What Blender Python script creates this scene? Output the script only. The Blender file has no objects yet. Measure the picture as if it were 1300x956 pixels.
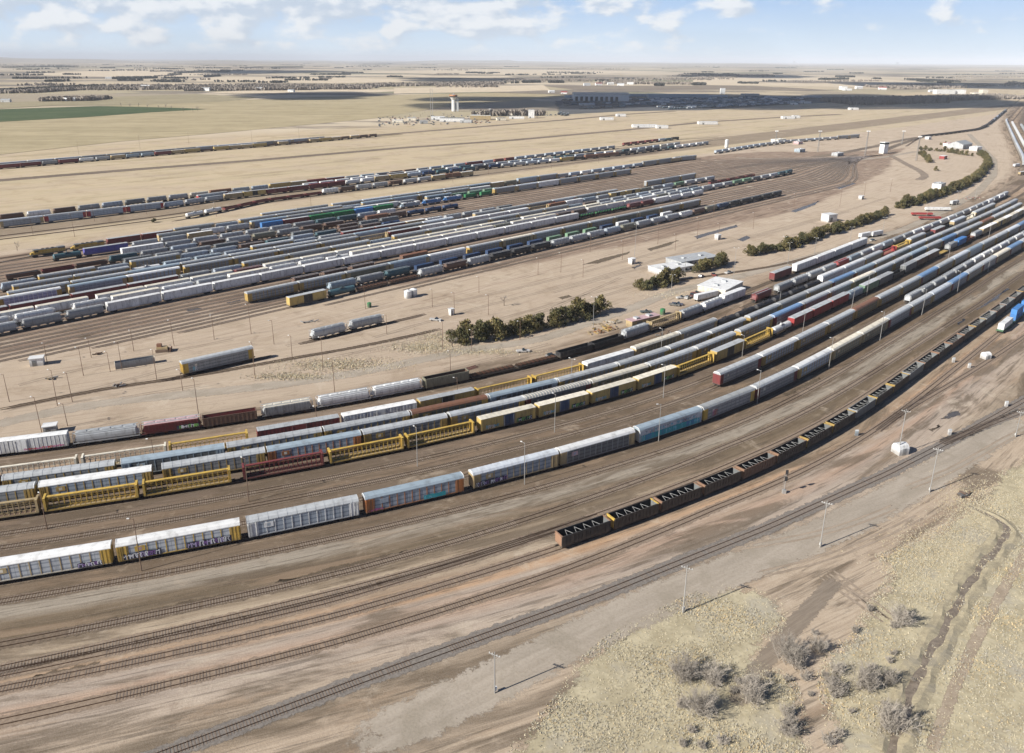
import bpy, math, random
import numpy as np
from mathutils import Vector, Matrix

R = random.Random(11)
SC = bpy.context.scene
COL = SC.collection
# ------------------------------------------------------------------ camera
H = 112.0
FPX, PCX, PCY, HOR = 1011.0, 650.0, 433.0, 76.0
ROLL = math.atan(8 / 1300.0)
TH = math.atan((PCY - HOR) / FPX)
cam = bpy.data.cameras.new('camera')
cam.sensor_width = 36.0
cam.lens = 36.0 * FPX / 1300.0
cam.shift_y = -(478 - PCY) / 1300.0
cam.clip_start = 0.5
cam.clip_end = 200000
co = bpy.data.objects.new('camera', cam)
COL.objects.link(co)
co.location = (0, 0, H)
co.matrix_world = Matrix.Translation((0, 0, H)) @ Matrix.Rotation(math.pi / 2 - TH, 4, 'X') @ Matrix.Rotation(ROLL, 4, 'Z')
SC.camera = co
# ------------------------------------------------------------------ light and exposure
SUN_EL, SH_DIR = 31.5, 30.0          # shadows point 30 degrees off +X
SC.view_settings.view_transform = 'Standard'
SC.view_settings.look = 'None'
SC.view_settings.exposure = 0.7
SC.view_settings.gamma = 1.0
SC.render.engine = 'CYCLES'
SC.cycles.max_bounces = 4
SC.cycles.diffuse_bounces = 2
SC.cycles.volume_bounces = 0
W = bpy.data.worlds.new('World')
SC.world = W
W.use_nodes = True
sl = bpy.data.lights.new('sun', 'SUN')
sl.energy = 5.0
sl.angle = math.radians(0.6)
sl.color = (1.0, 0.955, 0.88)
so = bpy.data.objects.new('sun', sl)
COL.objects.link(so)
a = math.radians(SH_DIR)
el = math.radians(SUN_EL)
sd = Vector((math.cos(a) * math.cos(el), math.sin(a) * math.cos(el), -math.sin(el)))   # light travel
so.rotation_euler = sd.to_track_quat('-Z', 'Y').to_euler()
so.location = (-200, -100, 300)


class NT:
    """small node graph writer"""
    def __init__(s, tree):
        s.t = tree; s.n = tree.nodes; s.l = tree.links

    def add(s, typ, ins=None, **props):
        n = s.n.new(typ)
        for k, v in props.items():
            setattr(n, k, v)
        for k, v in (ins or {}).items():
            s.put(n.inputs[k], v)
        return n

    def put(s, sock, v):
        if hasattr(v, 'is_output') or isinstance(v, bpy.types.NodeSocket):
            s.l.new(v, sock)
        elif isinstance(v, (tuple, list)):
            v = tuple(v)
            if len(v) == 3 and sock.type == 'RGBA':
                v = v + (1,)
            sock.default_value = v
        else:
            sock.default_value = v

    def math(s, op, a, b=0.0, c=None, clamp=False):
        n = s.n.new('ShaderNodeMath'); n.operation = op; n.use_clamp = clamp
        s.put(n.inputs[0], a); s.put(n.inputs[1], b)
        if c is not None: s.put(n.inputs[2], c)
        return n.outputs[0]

    def vmath(s, op, a, b=None):
        n = s.n.new('ShaderNodeVectorMath'); n.operation = op
        s.put(n.inputs[0], a)
        if b is not None: s.put(n.inputs[1], b)
        return n.outputs[0]

    def mix(s, f, a, b, mode='MIX'):
        n = s.n.new('ShaderNodeMix'); n.data_type = 'RGBA'; n.blend_type = mode; n.clamp_factor = True
        s.put(n.inputs[0], f); s.put(n.inputs[6], a); s.put(n.inputs[7], b)
        return n.outputs[2]

    def ss(s, x, lo, hi, a=0.0, b=1.0):
        n = s.n.new('ShaderNodeMapRange'); n.interpolation_type = 'SMOOTHSTEP'
        s.put(n.inputs[0], x); s.put(n.inputs[1], lo); s.put(n.inputs[2], hi); s.put(n.inputs[3], a); s.put(n.inputs[4], b)
        return n.outputs[0]

    def noise(s, vec, scale, detail=4, rough=0.55, dist=0.0, out=0):
        n = s.n.new('ShaderNodeTexNoise'); s.put(n.inputs['Vector'], vec)
        n.inputs['Scale'].default_value = scale; n.inputs['Detail'].default_value = detail
        n.inputs['Roughness'].default_value = rough; n.inputs['Distortion'].default_value = dist
        return n.outputs[out]

    def xyz(s, x, y, z=0.0):
        n = s.n.new('ShaderNodeCombineXYZ'); s.put(n.inputs[0], x); s.put(n.inputs[1], y); s.put(n.inputs[2], z)
        return n.outputs[0]

    def sep(s, v):
        n = s.n.new('ShaderNodeSeparateXYZ'); s.put(n.inputs[0], v); return n.outputs

    def ramp(s, f, stops, interp='LINEAR'):
        n = s.n.new('ShaderNodeValToRGB'); s.put(n.inputs[0], f)
        e = n.color_ramp.elements; n.color_ramp.interpolation = interp
        while len(e) > 1: e.remove(e[-1])
        e[0].position = stops[0][0]; e[0].color = tuple(stops[0][1]) + (1,)
        for p, c in stops[1:]:
            k = e.new(p); k.color = tuple(c) + (1,)
        return n.outputs[0]

    def curve(s, x, x0, x1, y0, y1, pts):
        m = s.n.new('ShaderNodeMapRange'); s.put(m.inputs[0], x)
        m.inputs[1].default_value = x0; m.inputs[2].default_value = x1
        n = s.n.new('ShaderNodeFloatCurve'); s.l.new(m.outputs[0], n.inputs[1])
        c = n.mapping.curves[0]
        P = [((px - x0) / (x1 - x0), (py - y0) / (y1 - y0)) for px, py in pts]
        c.points[0].location = P[0]; c.points[1].location = P[-1]
        for q in P[1:-1]: c.points.new(*q)
        n.mapping.update()
        return s.math('MULTIPLY_ADD', n.outputs[0], y1 - y0, y0)


# sky: Nishita light with a far layer of low cumulus seen near the horizon
w = NT(W.node_tree)
w.n.clear()
sky = w.add('ShaderNodeTexSky', sky_type='NISHITA', sun_disc=False, sun_elevation=el,
            sun_rotation=math.radians(90 - (SH_DIR + 180)), altitude=800, air_density=1.0, dust_density=0.6, ozone_density=1.0)
tc = w.add('ShaderNodeTexCoord')
dx, dy, dz = w.sep(tc.outputs['Generated'])
dz = w.math('MAXIMUM', dz, 0.004)
az = w.math('DIVIDE', dx, w.math('MAXIMUM', dy, 0.05))
elv = dz
# angular layer: puffs flattened toward the horizon
cv = w.xyz(w.math('MULTIPLY', az, 17.0), w.math('MULTIPLY', elv, 40.0), 5.2)
n1 = w.noise(cv, 1.0, 8, 0.52, 0.1)
cov = w.ss(az, -0.15, 0.45, 0.10, -0.10)
hi = w.ss(elv, 0.012, 0.06, -0.10, 0.05)
dens = w.math('ADD', w.math('ADD', n1, cov), hi)
mask = w.ss(dens, 0.43, 0.60)
cv2 = w.xyz(w.math('MULTIPLY_ADD', az, 17.0, -0.2), w.math('MULTIPLY_ADD', elv, 40.0, 0.3), 5.2)
n2 = w.noise(cv2, 1.0, 8, 0.52, 0.1)
lit = w.ss(w.math('SUBTRACT', n1, n2), -0.10, 0.10)
ccol = w.mix(lit, (4.7, 5.3, 6.1), (7.2, 7.3, 7.4))
base = w.mix(w.ss(elv, 0.0, 0.09), (5.5, 6.5, 7.4), (3.0, 4.5, 6.9))
fade = w.ss(elv, 0.003, 0.016)
low = w.mix(w.math('MULTIPLY', w.math('MULTIPLY', mask, fade), 0.85), base, ccol)
skyc = w.mix(w.ss(elv, 0.09, 0.16), low, w.mix(1.0, sky.outputs[0], (.40, .48, .64), 'MULTIPLY'))
bg = w.add('ShaderNodeBackground', {'Color': skyc, 'Strength': 0.08})
wo = w.add('ShaderNodeOutputWorld', {'Surface': bg.outputs[0]})


# ------------------------------------------------------------------ geometry of the place
def px(x, y, z=0.0):
    """ground point (metres) that the photograph shows at a pixel"""
    dx_, dy_ = x - PCX, y - PCY
    c, s = math.cos(ROLL), math.sin(ROLL)
    X = dx_ * c + dy_ * s; Y = -dx_ * s + dy_ * c
    t = (H - z) / (Y * math.cos(TH) + FPX * math.sin(TH))
    return Vector((X * t, (FPX * math.cos(TH) - Y * math.sin(TH)) * t, z))


def topx(x, y, z=0.0):
    fw = y * math.cos(TH) + (H - z) * math.sin(TH); dn = -y * math.sin(TH) + (H - z) * math.cos(TH)
    X = x / fw * FPX; Y = dn / fw * FPX
    c, s = math.cos(ROLL), math.sin(ROLL)
    return PCX + X * c - Y * s, PCY + X * s + Y * c


AN = math.radians(35)
CA, SA = math.cos(AN), math.sin(AN)
def uv2w(u, v, z=0.0): return Vector((u * CA - v * SA, u * SA + v * CA, z))
def w2uv(p): return p[0] * CA + p[1] * SA, -p[0] * SA + p[1] * CA


GU = [-300, -120, -60, -8, 43, 100, 156, 183, 215, 244, 300, 358, 412, 458, 504, 557, 620, 700, 800, 900, 1000, 1071, 1269, 1751, 2687, 3600]
GV = [302, 229, 206, 188, 174, 163, 158, 157.2, 159, 163, 173, 184, 194, 204, 213, 223, 235, 252, 275, 306, 345, 377, 475, 711, 1091, 1400]
_us = np.arange(-300, 3600, 4.0)
_vs = np.interp(_us, GU, GV)
_k = np.exp(-0.5 * (np.arange(-14, 15) / 5.0) ** 2); _k /= _k.sum()
_vs = np.convolve(np.pad(_vs, 14, mode='reflect', reflect_type='odd'), _k, mode='valid')
def fG(u): return float(np.interp(u, _us, _vs))


class Path:
    def __init__(s, pts):
        s.p = np.array([(q[0], q[1]) for q in pts], float)
        d = np.hypot(*np.diff(s.p, axis=0).T); s.s = np.concatenate([[0], np.cumsum(d)]); s.L = s.s[-1]
    def at(s, t): return np.array([np.interp(t, s.s, s.p[:, 0]), np.interp(t, s.s, s.p[:, 1])])
    def find_px(s, x):
        """arc length where the line crosses image column x"""
        prev = None
        for t in np.arange(0, s.L, 1.0):
            q = s.at(t)
            if q[1] < 40: prev = None; continue
            c = topx(q[0], q[1], 1.0)[0]
            if prev is not None and prev < x <= c: return t
            prev = c
        return None


def upath(f, u0, u1, step=4.0):
    n = max(2, int((u1 - u0) / step) + 1)
    return Path([uv2w(u, f(u)) for u in np.linspace(u0, u1, n)])
def dpath(knots, u0, u1):
    """curve parallel to the big yard bend; knots: offset number or [(u, offset)]"""
    if isinstance(knots, (int, float)): return upath(lambda u: fG(u) + knots, u0, u1)
    ku, kd = zip(*knots)
    return upath(lambda u: fG(u) + float(np.interp(u, ku, kd)), u0, u1)
def bowl(v0, u0=-40, u1=620): return upath(lambda u: v0 + .18 * (u - 125), u0, u1)
def ppath(pts, step=6.0):
    """smooth path through pixel points on the ground"""
    q = [px(*p) for p in pts]
    P = Path(q); n = max(3, int(P.L / step)); S = np.array([P.at(t) for t in np.linspace(0, P.L, n)])
    for _ in range(6): S[1:-1] = (S[:-2] + 2 * S[1:-1] + S[2:]) / 4
    return Path(S)


# ------------------------------------------------------------------ materials
MATS = {}
def mat(name, color, rough=0.7, metal=0.0, dirt=0.25, dscale=1.2, dcol=(0.09, 0.075, 0.06), bands=None, vary=0.12, bump=0.0, seams=None, low=0.0):
    if name in MATS: return MATS[name]
    m = bpy.data.materials.new(name); m.use_nodes = True; MATS[name] = m
    t = NT(m.node_tree); t.n.clear()
    tc_ = t.add('ShaderNodeTexCoord'); P = tc_.outputs['Object']
    oi = t.add('ShaderNodeObjectInfo'); rnd = oi.outputs['Random']
    P = t.vmath('ADD', P, t.xyz(t.math('MULTIPLY', rnd, 57.0), 0.0, 0.0))
    x, y, z = t.sep(P)
    c = color
    f = t.math('MULTIPLY_ADD', rnd, 2 * vary, 1 - vary)
    c = t.mix(1.0, c, t.xyz(f, f, f), 'MULTIPLY')
    if bands:     # corrugated panels: horizontal profile along z
        wv = t.math('SINE', t.math('MULTIPLY', z, 2 * math.pi / bands))
        c = t.mix(t.ss(wv, 0.1, 0.9), c, t.mix(1.0, c, (0.60, 0.63, 0.68), 'MULTIPLY'))
    if seams:     # vertical plate joints
        fr = t.math('FRACT', t.math('DIVIDE', x, seams))
        c = t.mix(t.math('MULTIPLY', t.math('LESS_THAN', fr, 0.06), 0.35), c, (0.05, 0.05, 0.05))
    sx = t.xyz(t.math('MULTIPLY', x, 1.0), t.math('MULTIPLY', y, 1.0), t.math('MULTIPLY', z, 0.35))
    n = t.noise(sx, dscale, 5, 0.65)
    c = t.mix(t.math('MULTIPLY', t.ss(n, 0.45, 0.75), dirt * 1.6, clamp=True), c, dcol)
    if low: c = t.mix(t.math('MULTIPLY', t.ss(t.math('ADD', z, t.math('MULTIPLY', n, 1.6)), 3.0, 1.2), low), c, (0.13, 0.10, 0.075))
    n2 = t.noise(P, 0.25, 3)
    c = t.mix(t.ss(n2, 0.35, 0.7, 0, 0.22), c, t.mix(1.0, c, (0.7, 0.68, 0.66), 'MULTIPLY'))
    b = t.add('ShaderNodeBsdfPrincipled', {'Base Color': c, 'Roughness': rough, 'Metallic': metal})
    if bump:
        bm_ = t.add('ShaderNodeBump', {'Height': n, 'Strength': bump, 'Distance': 0.05}); t.l.new(bm_.outputs[0], b.inputs['Normal'])
    t.add('ShaderNodeOutputMaterial', {'Surface': b.outputs[0]})
    return m


# palette (real base colours)
C = dict(gray=(.30, .31, .31), lgray=(.40, .415, .42), dgray=(.16, .17, .17), white=(.72, .72, .70), cream=(.66, .61, .50), black=(.022, .022, .024),
         yellow=(.52, .345, .07), ochre=(.40, .27, .08), straw=(.50, .36, .12), umber=(.045, .036, .030), tan=(.42, .32, .17), orange=(.38, .15, .05), peach=(.27, .16, .10), sblue=(.15, .25, .40), maroon=(.17, .035, .035), red=(.33, .035, .035), rust=(.20, .095, .055),
         brown=(.13, .075, .05), navy=(.02, .05, .12), blue=(.05, .19, .46), lblue=(.31, .38, .43), teal=(.05, .11, .13), green=(.025, .17, .06),
         lgreen=(.16, .27, .17), olive=(.22, .21, .15), violet=(.09, .09, .32), pink=(.52, .36, .36), lav=(.45, .46, .62), silver=(.50, .53, .56), steel=(.37, .425, .48))
WORD = dict(ochre='ochre', straw='straw yellow', peach='rusty', umber='dark brown', sblue='soft blue', gray='grey', lgray='light grey', dgray='dark grey', white='white', cream='cream', black='black', yellow='yellow', tan='tan', orange='orange',
            maroon='maroon', red='red', rust='rust brown', brown='dark brown', navy='navy blue', blue='bright blue', lblue='pale blue', teal='dark teal',
            green='green', lgreen='pale green', olive='olive grey', violet='violet blue', pink='faded pink', lav='lavender', silver='silver', steel='blue grey')
def P_(c, kind='paint'):
    k = C[c]
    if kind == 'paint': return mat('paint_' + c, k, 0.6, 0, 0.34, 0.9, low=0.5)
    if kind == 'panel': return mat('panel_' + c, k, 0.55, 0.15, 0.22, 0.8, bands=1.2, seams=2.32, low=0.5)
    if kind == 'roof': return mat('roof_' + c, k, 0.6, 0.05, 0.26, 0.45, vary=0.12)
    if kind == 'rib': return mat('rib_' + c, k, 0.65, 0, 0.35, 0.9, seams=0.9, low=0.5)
M_UNDER = mat('underframe_grime', (.045, .038, .033), 0.9, 0, 0.2)
M_WHEEL = mat('wheel_steel', (.10, .07, .05), 0.6, 0.4, 0.2)
M_IN = mat('coal_dust', (.018, .018, .02), 0.95, 0, 0.1)
M_BRACE = mat('brace_paint', (.30, .30, .29), 0.7, 0, 0.1)
M_GLASS = mat('dark_glass', (.02, .03, .035), 0.12, 0, 0.0)


class MB:
    def __init__(s): s.v = []; s.f = []; s.m = []; s.mats = []; s.edge = {}
    def mi(s, m):
        if m not in s.mats: s.mats.append(m)
        return s.mats.index(m)
    def poly(s, pts, faces, m):
        b = len(s.v); s.v += [tuple(p) for p in pts]; k = s.mi(m)
        for f in faces: s.f.append(tuple(b + i for i in f)); s.m.append(k)
    def box(s, x0, x1, y0, y1, z0, z1, m):
        s.poly([(x0, y0, z0), (x1, y0, z0), (x1, y1, z0), (x0, y1, z0), (x0, y0, z1), (x1, y0, z1), (x1, y1, z1), (x0, y1, z1)],
               [(0, 3, 2, 1), (4, 5, 6, 7), (0, 1, 5, 4), (1, 2, 6, 5), (2, 3, 7, 6), (3, 0, 4, 7)], m)
    def prism(s, prof, x0, x1, m, caps=True):
        """profile in (y,z), counter-clockwise seen from +x, extruded along x"""
        n = len(prof)
        pts = [(x0, y, z) for y, z in prof] + [(x1, y, z) for y, z in prof]
        f = [(i, i + n, (i + 1) % n + n, (i + 1) % n)[::-1] for i in range(n)]
        if caps: f += [tuple(range(n))[::-1], tuple(range(n, 2 * n))]
        s.poly(pts, f, m)
    def bar(s, a, b, w, m):
        a = Vector(a); b = Vector(b); d = (b - a)
        if d.length < 1e-6: return
        d.normalize(); up = Vector((0, 0, 1)) if abs(d.z) < .9 else Vector((1, 0, 0))
        p = d.cross(up).normalized() * w / 2; q = d.cross(p).normalized() * w / 2
        pts = [a - p - q, a + p - q, a + p + q, a - p + q, b - p - q, b + p - q, b + p + q, b - p + q]
        s.poly(pts, [(0, 3, 2, 1), (4, 5, 6, 7), (0, 1, 5, 4), (1, 2, 6, 5), (2, 3, 7, 6), (3, 0, 4, 7)], m)
    def cone(s, a, b, r0, r1, m, n=8, caps=True):
        a = Vector(a); b = Vector(b); d = (b - a).normalized(); up = Vector((0, 0, 1)) if abs(d.z) < .9 else Vector((1, 0, 0))
        p = d.cross(up).normalized(); q = d.cross(p)
        pts = [a + (p * math.cos(t) + q * math.sin(t)) * r0 for t in [2 * math.pi * i / n for i in range(n)]]
        pts += [b + (p * math.cos(t) + q * math.sin(t)) * r1 for t in [2 * math.pi * i / n for i in range(n)]]
        f = [(i, (i + 1) % n, (i + 1) % n + n, i + n) for i in range(n)]
        if caps: f += [tuple(range(n))[::-1], tuple(range(n, 2 * n))]
        s.poly(pts, f, m)
    def mesh(s, name):
        me = bpy.data.meshes.new(name); me.from_pydata(s.v, [], s.f)
        for m in s.mats: me.materials.append(m)
        me.polygons.foreach_set('material_index', s.m)
        if s.edge:
            at_ = me.attributes.new('edge', 'FLOAT', 'POINT'); at_.data.foreach_set('value', [float(s.edge.get(i, 1.0)) for i in range(len(s.v))])
        me.update()
        return me


def link(name, data, parent=None, loc=None):
    o = bpy.data.objects.new(name, data); COL.objects.link(o)
    if parent: o.parent = parent
    if loc is not None: o.location = loc
    return o
def tag(o, label, cat=None, group=None, kind=None):
    if label: o['label'] = label
    if cat: o['category'] = cat
    if group: o['group'] = group
    if kind: o['kind'] = kind
    return o
def structure(name, mb, kind='structure'):
    o = link(name, mb.mesh(name)); o['kind'] = kind; return o


def strip_mesh(P, hw, z, m, s0=0, s1=None, step=6.0, jag=0.0, mb=None, seed=1):
    """flat band along a path; the 'edge' attribute runs 0 at the rims to 1 inside"""
    return strip4(P, hw, z, m, s0, s1, step, jag, mb, seed)
def strip4(P, hw, z, m, s0, s1, step, jag, mb, seed):
    mb = mb or MB(); s1 = s1 or P.L; rr = random.Random(seed)
    n = max(2, int((s1 - s0) / step) + 1); pts = []
    for ti, t in enumerate(np.linspace(s0, s1, n)):
        q = P.at(t); d = P.at(min(t + 1, P.L)) - P.at(max(t - 1, 0)); d /= np.hypot(*d) + 1e-9; nx, ny = -d[1], d[0]
        h = hw + 0.0; a_ = h + rr.uniform(-jag, jag) * .5; b_ = h + rr.uniform(-jag, jag) * .5
        end = min(1.0, min(t - s0, s1 - t) / max(3.0, hw * 2.2))
        for o_, e_ in ((-a_ - .25 * h, 0), (-a_ * .6, end), (b_ * .6, end), (b_ + .25 * h, 0)):
            pts.append((q[0] + nx * o_, q[1] + ny * o_, z)); mb.edge[len(mb.v) + len(pts) - 1] = e_
    mb.poly(pts, [(4 * i + k, 4 * i + 4 + k, 4 * i + 5 + k, 4 * i + 1 + k) for i in range(n - 1) for k in range(3)], m)
    return mb
# ------------------------------------------------------------------ ground sheet
def ground_material():
    m = bpy.data.materials.new('prairie_and_yard_soil'); m.use_nodes = True
    t = NT(m.node_tree); t.n.clear()
    P = t.add('ShaderNodeNewGeometry').outputs['Position']
    x, y, z = t.sep(P)
    u = t.math('ADD', t.math('MULTIPLY', x, CA), t.math('MULTIPLY', y, SA))
    v = t.math('SUBTRACT', t.math('MULTIPLY', y, CA), t.math('MULTIPLY', x, SA))
    ks = [-300, -120, -60, -8, 43, 100, 130, 156, 183, 215, 244, 300, 358, 412, 458, 504, 557, 620, 700, 800, 900, 1000, 1071, 1269, 1751, 2687, 3600]
    fc = t.curve(u, -300, 3600, 0, 1500, [(k, fG(k)) for k in ks])
    d = t.math('SUBTRACT', v, fc)
    v0 = t.math('SUBTRACT', v, t.math('MULTIPLY', t.math('SUBTRACT', u, 125.0), .18))
    blend = t.ss(d, 80, 170)
    w_ = t.math('ADD', t.math('MULTIPLY', d, t.math('SUBTRACT', 1.0, blend)), t.math('MULTIPLY', v0, blend))
    warp = t.noise(P, 0.03, 3, 0.5)
    # streaks that follow the tracks at three widths
    def streak(su, sw, det=5, ro=0.6, off=0.0):
        return t.noise(t.xyz(t.math('MULTIPLY', u, su), t.math('MULTIPLY', w_, sw), off), 1.0, det, ro, 0.35)
    s1 = streak(0.010, 0.16); s2 = streak(0.03, 0.55, off=7.0); s3 = streak(0.10, 1.6, 4, off=3.0)
    fine = t.noise(P, 2.2, 5, 0.7); mid = t.noise(P, 0.22, 5, 0.62); big = t.noise(P, 0.02, 4, 0.55)
    # front and main yard bands across the tracks
    dd = t.math('ADD', d, t.math('MULTIPLY', t.math('SUBTRACT', s1, 0.5), 9.0))
    dd = t.math('ADD', dd, t.math('MULTIPLY', t.math('SUBTRACT', s2, 0.5), 2.5))
    r = [(-110, (.47, .38, .285)), (-80, (.46, .37, .275)), (-68, (.44, .35, .26)), (-63, (.29, .225, .16)), (-59, (.31, .25, .185)), (-57, (.40, .32, .24)), (-52, (.44, .36, .285)),
         (-48, (.37, .305, .25)), (-44, (.42, .30, .22)), (-40, (.38, .32, .265)), (-37, (.47, .31, .195)), (-33.5, (.34, .255, .18)), (-30, (.42, .34, .25)), (-26, (.46, .375, .275)),
         (-22, (.25, .195, .135)), (-18, (.15, .115, .075)), (-15, (.23, .18, .125)), (-12, (.39, .35, .29)), (-9, (.35, .31, .255)), (-7, (.23, .175, .125)), (-3, (.20, .15, .105)), (2, (.15, .115, .085)),  # brown soil band by the front train, with its shadow painted in
         (8, (.24, .18, .125)), (14, (.17, .13, .095)), (22, (.25, .185, .13)), (29, (.17, .13, .10)), (46, (.19, .15, .115)), (60, (.44, .33, .235)), (70, (.26, .205, .16)), (76, (.33, .265, .2)),
         (84, (.44, .35, .265)), (110, (.46, .37, .28))]
    yard = t.ramp(t.math('DIVIDE', t.math('ADD', dd, 110.0), 220.0), [((a_ + 110) / 220, c_) for a_, c_ in r])
    # bowl: brown stained ballast with rust and pale ribbons
    vv = t.math('ADD', v0, t.math('MULTIPLY', t.math('SUBTRACT', s1, 0.5), 14.0))
    bcol = t.ramp(s2, [(0.3, (.13, .10, .08)), (0.45, (.25, .18, .135)), (0.56, (.31, .235, .175)), (0.7, (.40, .31, .24))])
    lo = t.curve(u, -200, 1100, 200, 700, [(-200, 395), (3, 381), (100, 369), (180, 354), (280, 338), (420, 322), (560, 315), (690, 333), (857, 366), (1000, 415), (1100, 440)])
    up = t.curve(u, -200, 1100, 200, 700, [(-200, 575), (0, 575), (200, 580), (600, 580), (760, 578), (860, 560), (950, 500), (1040, 452), (1100, 440)])
    wv_ = t.math('MULTIPLY', t.math('SUBTRACT', warp, 0.5), 16.0)
    bm = t.math('MULTIPLY', t.ss(t.math('SUBTRACT', t.math('ADD', v0, wv_), lo), -3, 5), t.ss(t.math('SUBTRACT', up, t.math('ADD', v0, wv_)), -3, 6))
    # open dirt between the two yards: pale sand with wheel ruts
    rut = t.ramp(s2, [(0.36, (.30, .235, .175)), (0.45, (.42, .335, .255)), (0.6, (.475, .385, .295)), (0.75, (.50, .42, .335))])
    dirt = t.mix(t.ss(s1, 0.40, 0.62), rut, (.45, .365, .275))
    dirt = t.mix(t.ss(mid, 0.55, 0.75, 0, 0.45), dirt, (.30, .245, .18))
    # dry prairie beyond the bowl
    grass = t.ramp(streak(0.006, 0.045, 6, 0.65, 11.0), [(0.3, (.33, .27, .185)), (0.45, (.52, .44, .30)), (0.58, (.57, .475, .335)), (0.72, (.44, .36, .25))])
    grass = t.mix(t.ss(big, 0.45, 0.65, 0, 0.5), grass, (.50, .41, .32))
    far_in = t.ss(t.math('ADD', v0, wv_), 584, 596)
    c = t.mix(far_in, dirt, grass)
    c = t.mix(bm, c, bcol)
    ym = t.ss(t.math('ADD', d, t.math('MULTIPLY', wv_, 0.4)), 92, 80)
    c = t.mix(ym, c, yard)
    # ballast of the upper departure yard and the far dark roadbeds
    def band(a0, a1, col, f=0.85, e=4.0):
        nonlocal c
        vv0 = t.math('ADD', v0, t.math('MULTIPLY', t.math('SUBTRACT', s1, 0.5), 8.0))
        k = t.math('MULTIPLY', t.ss(vv0, a0 - e, a0 + e), t.ss(vv0, a1 + e, a1 - e))
        c = t.mix(t.math('MULTIPLY', k, f), c, col)
    band(632, 705, (.24, .19, .145), 0.75)
    # farmland: long plots squared to the section roads, fading to pale stubble
    fx = t.math('ADD', t.math('MULTIPLY', x, 0.97), t.math('MULTIPLY', y, 0.24)); fy = t.math('SUBTRACT', t.math('MULTIPLY', y, 0.97), t.math('MULTIPLY', x, 0.24))
    vo = t.add('ShaderNodeTexVoronoi', {'Vector': t.xyz(t.math('MULTIPLY', fx, 1 / 1100.0), t.math('MULTIPLY', fy, 1 / 620.0)), 'Scale': 1.0, 'Randomness': 0.72}, distance='CHEBYCHEV')
    k1 = t.sep(vo.outputs['Color'])
    fields = t.ramp(k1[0], [(0.0, (.52, .45, .33)), (0.16, (.38, .33, .25)), (0.30, (.62, .54, .41)), (0.42, (.24, .205, .165)), (0.52, (.56, .48, .35)), (0.66, (.44, .39, .27)), (0.76, (.20, .18, .15)), (0.84, (.60, .52, .40)), (0.93, (.25, .25, .17))], 'CONSTANT')
    tone = t.noise(t.xyz(t.math('MULTIPLY', fx, 1 / 350.0), t.math('MULTIPLY', fy, 1 / 60.0)), 1.0, 4, 0.6)
    fields = t.mix(t.ss(tone, 0.4, 0.7, 0, 0.35), fields, (.42, .34, .24))
    wood = t.noise(t.xyz(t.math('MULTIPLY', x, 1 / 1500.0), t.math('MULTIPLY', y, 1 / 420.0)), 1.0, 6, 0.7)
    fields = t.mix(t.ss(wood, 0.53, 0.59, 0, 0.8), fields, (.17, .15, .14))
    dist = t.math('SQRT', t.math('ADD', t.math('MULTIPLY', x, x), t.math('MULTIPLY', y, y)))
    fm = t.ss(t.math('ADD', t.math('ADD', v0, t.math('MULTIPLY', big, 90.0)), 0.0), 1230, 1330)
    c = t.mix(fm, c, fields)
    near0 = t.ss(dist, 420, 180)
    # long dark stains and pale scuffs drawn out along the tracks
    ins = t.math('MULTIPLY', t.math('MAXIMUM', ym, bm), 1.0)
    s4 = streak(0.022, 0.42, 6, 0.68, 21.0); s5 = streak(0.05, 0.9, 5, 0.65, 33.0)
    c = t.mix(t.math('MULTIPLY', ins, t.ss(s4, 0.53, 0.66, 0, 0.55)), c, t.mix(1.0, c, (.50, .47, .44), 'MULTIPLY'))
    c = t.mix(t.math('MULTIPLY', ins, t.ss(s5, 0.58, 0.70, 0, 0.35)), c, (.46, .38, .30))
    c = t.mix(t.math('MULTIPLY', ins, t.ss(s5, 0.46, 0.36, 0, 0.60)), c, (.10, .08, .06))
    op = t.math('MULTIPLY', t.math('SUBTRACT', 1.0, fm), t.ss(t.noise(P, 0.035, 7, 0.72, 0.8), 0.50, 0.64, 0, 0.45))
    c = t.mix(op, c, t.mix(1.0, c, (.70, .66, .61), 'MULTIPLY'))
    op2 = t.math('MULTIPLY', t.math('SUBTRACT', 1.0, fm), t.ss(t.noise(P, 0.05, 6, 0.7, 0.8), 0.56, 0.68, 0, 0.5))
    c = t.mix(op2, c, (.55, .47, .37))
    c = t.mix(t.math('MULTIPLY', ym, t.ss(t.noise(t.xyz(t.math('MULTIPLY', u, .02), t.math('MULTIPLY', w_, .10), 51.0), 1.0, 6, .65, .6), 0.49, 0.60, 0, 0.75)), c, (.125, .095, .065))
    c = t.mix(t.math('MULTIPLY', ym, t.ss(t.noise(t.xyz(t.math('MULTIPLY', u, .025), t.math('MULTIPLY', w_, .14), 91.0), 1.0, 6, .65, .6), 0.55, 0.66, 0, 0.5)), c, (.37, .27, .185))
    # crisp gravel grain
    gr = t.noise(P, 7.0, 3, 0.8); c = t.mix(t.math('MULTIPLY', near0, t.ss(gr, 0.45, 0.75, 0, 0.35)), c, (.58, .51, .43)); c = t.mix(t.math('MULTIPLY', near0, t.ss(gr, 0.48, 0.25, 0, 0.5)), c, (.11, .09, .07))
    # grit, speckle and dark oily stains close by
    near = t.ss(dist, 900, 250)
    c = t.mix(t.math('MULTIPLY', near, t.ss(s3, 0.38, 0.72, 0, 0.38)), c, t.mix(1.0, c, (.62, .58, .54), 'MULTIPLY'))
    c = t.mix(t.math('MULTIPLY', near, t.ss(fine, 0.35, 0.8, 0, 0.40)), c, t.mix(1.0, c, (.60, .58, .55), 'MULTIPLY'))
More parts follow.
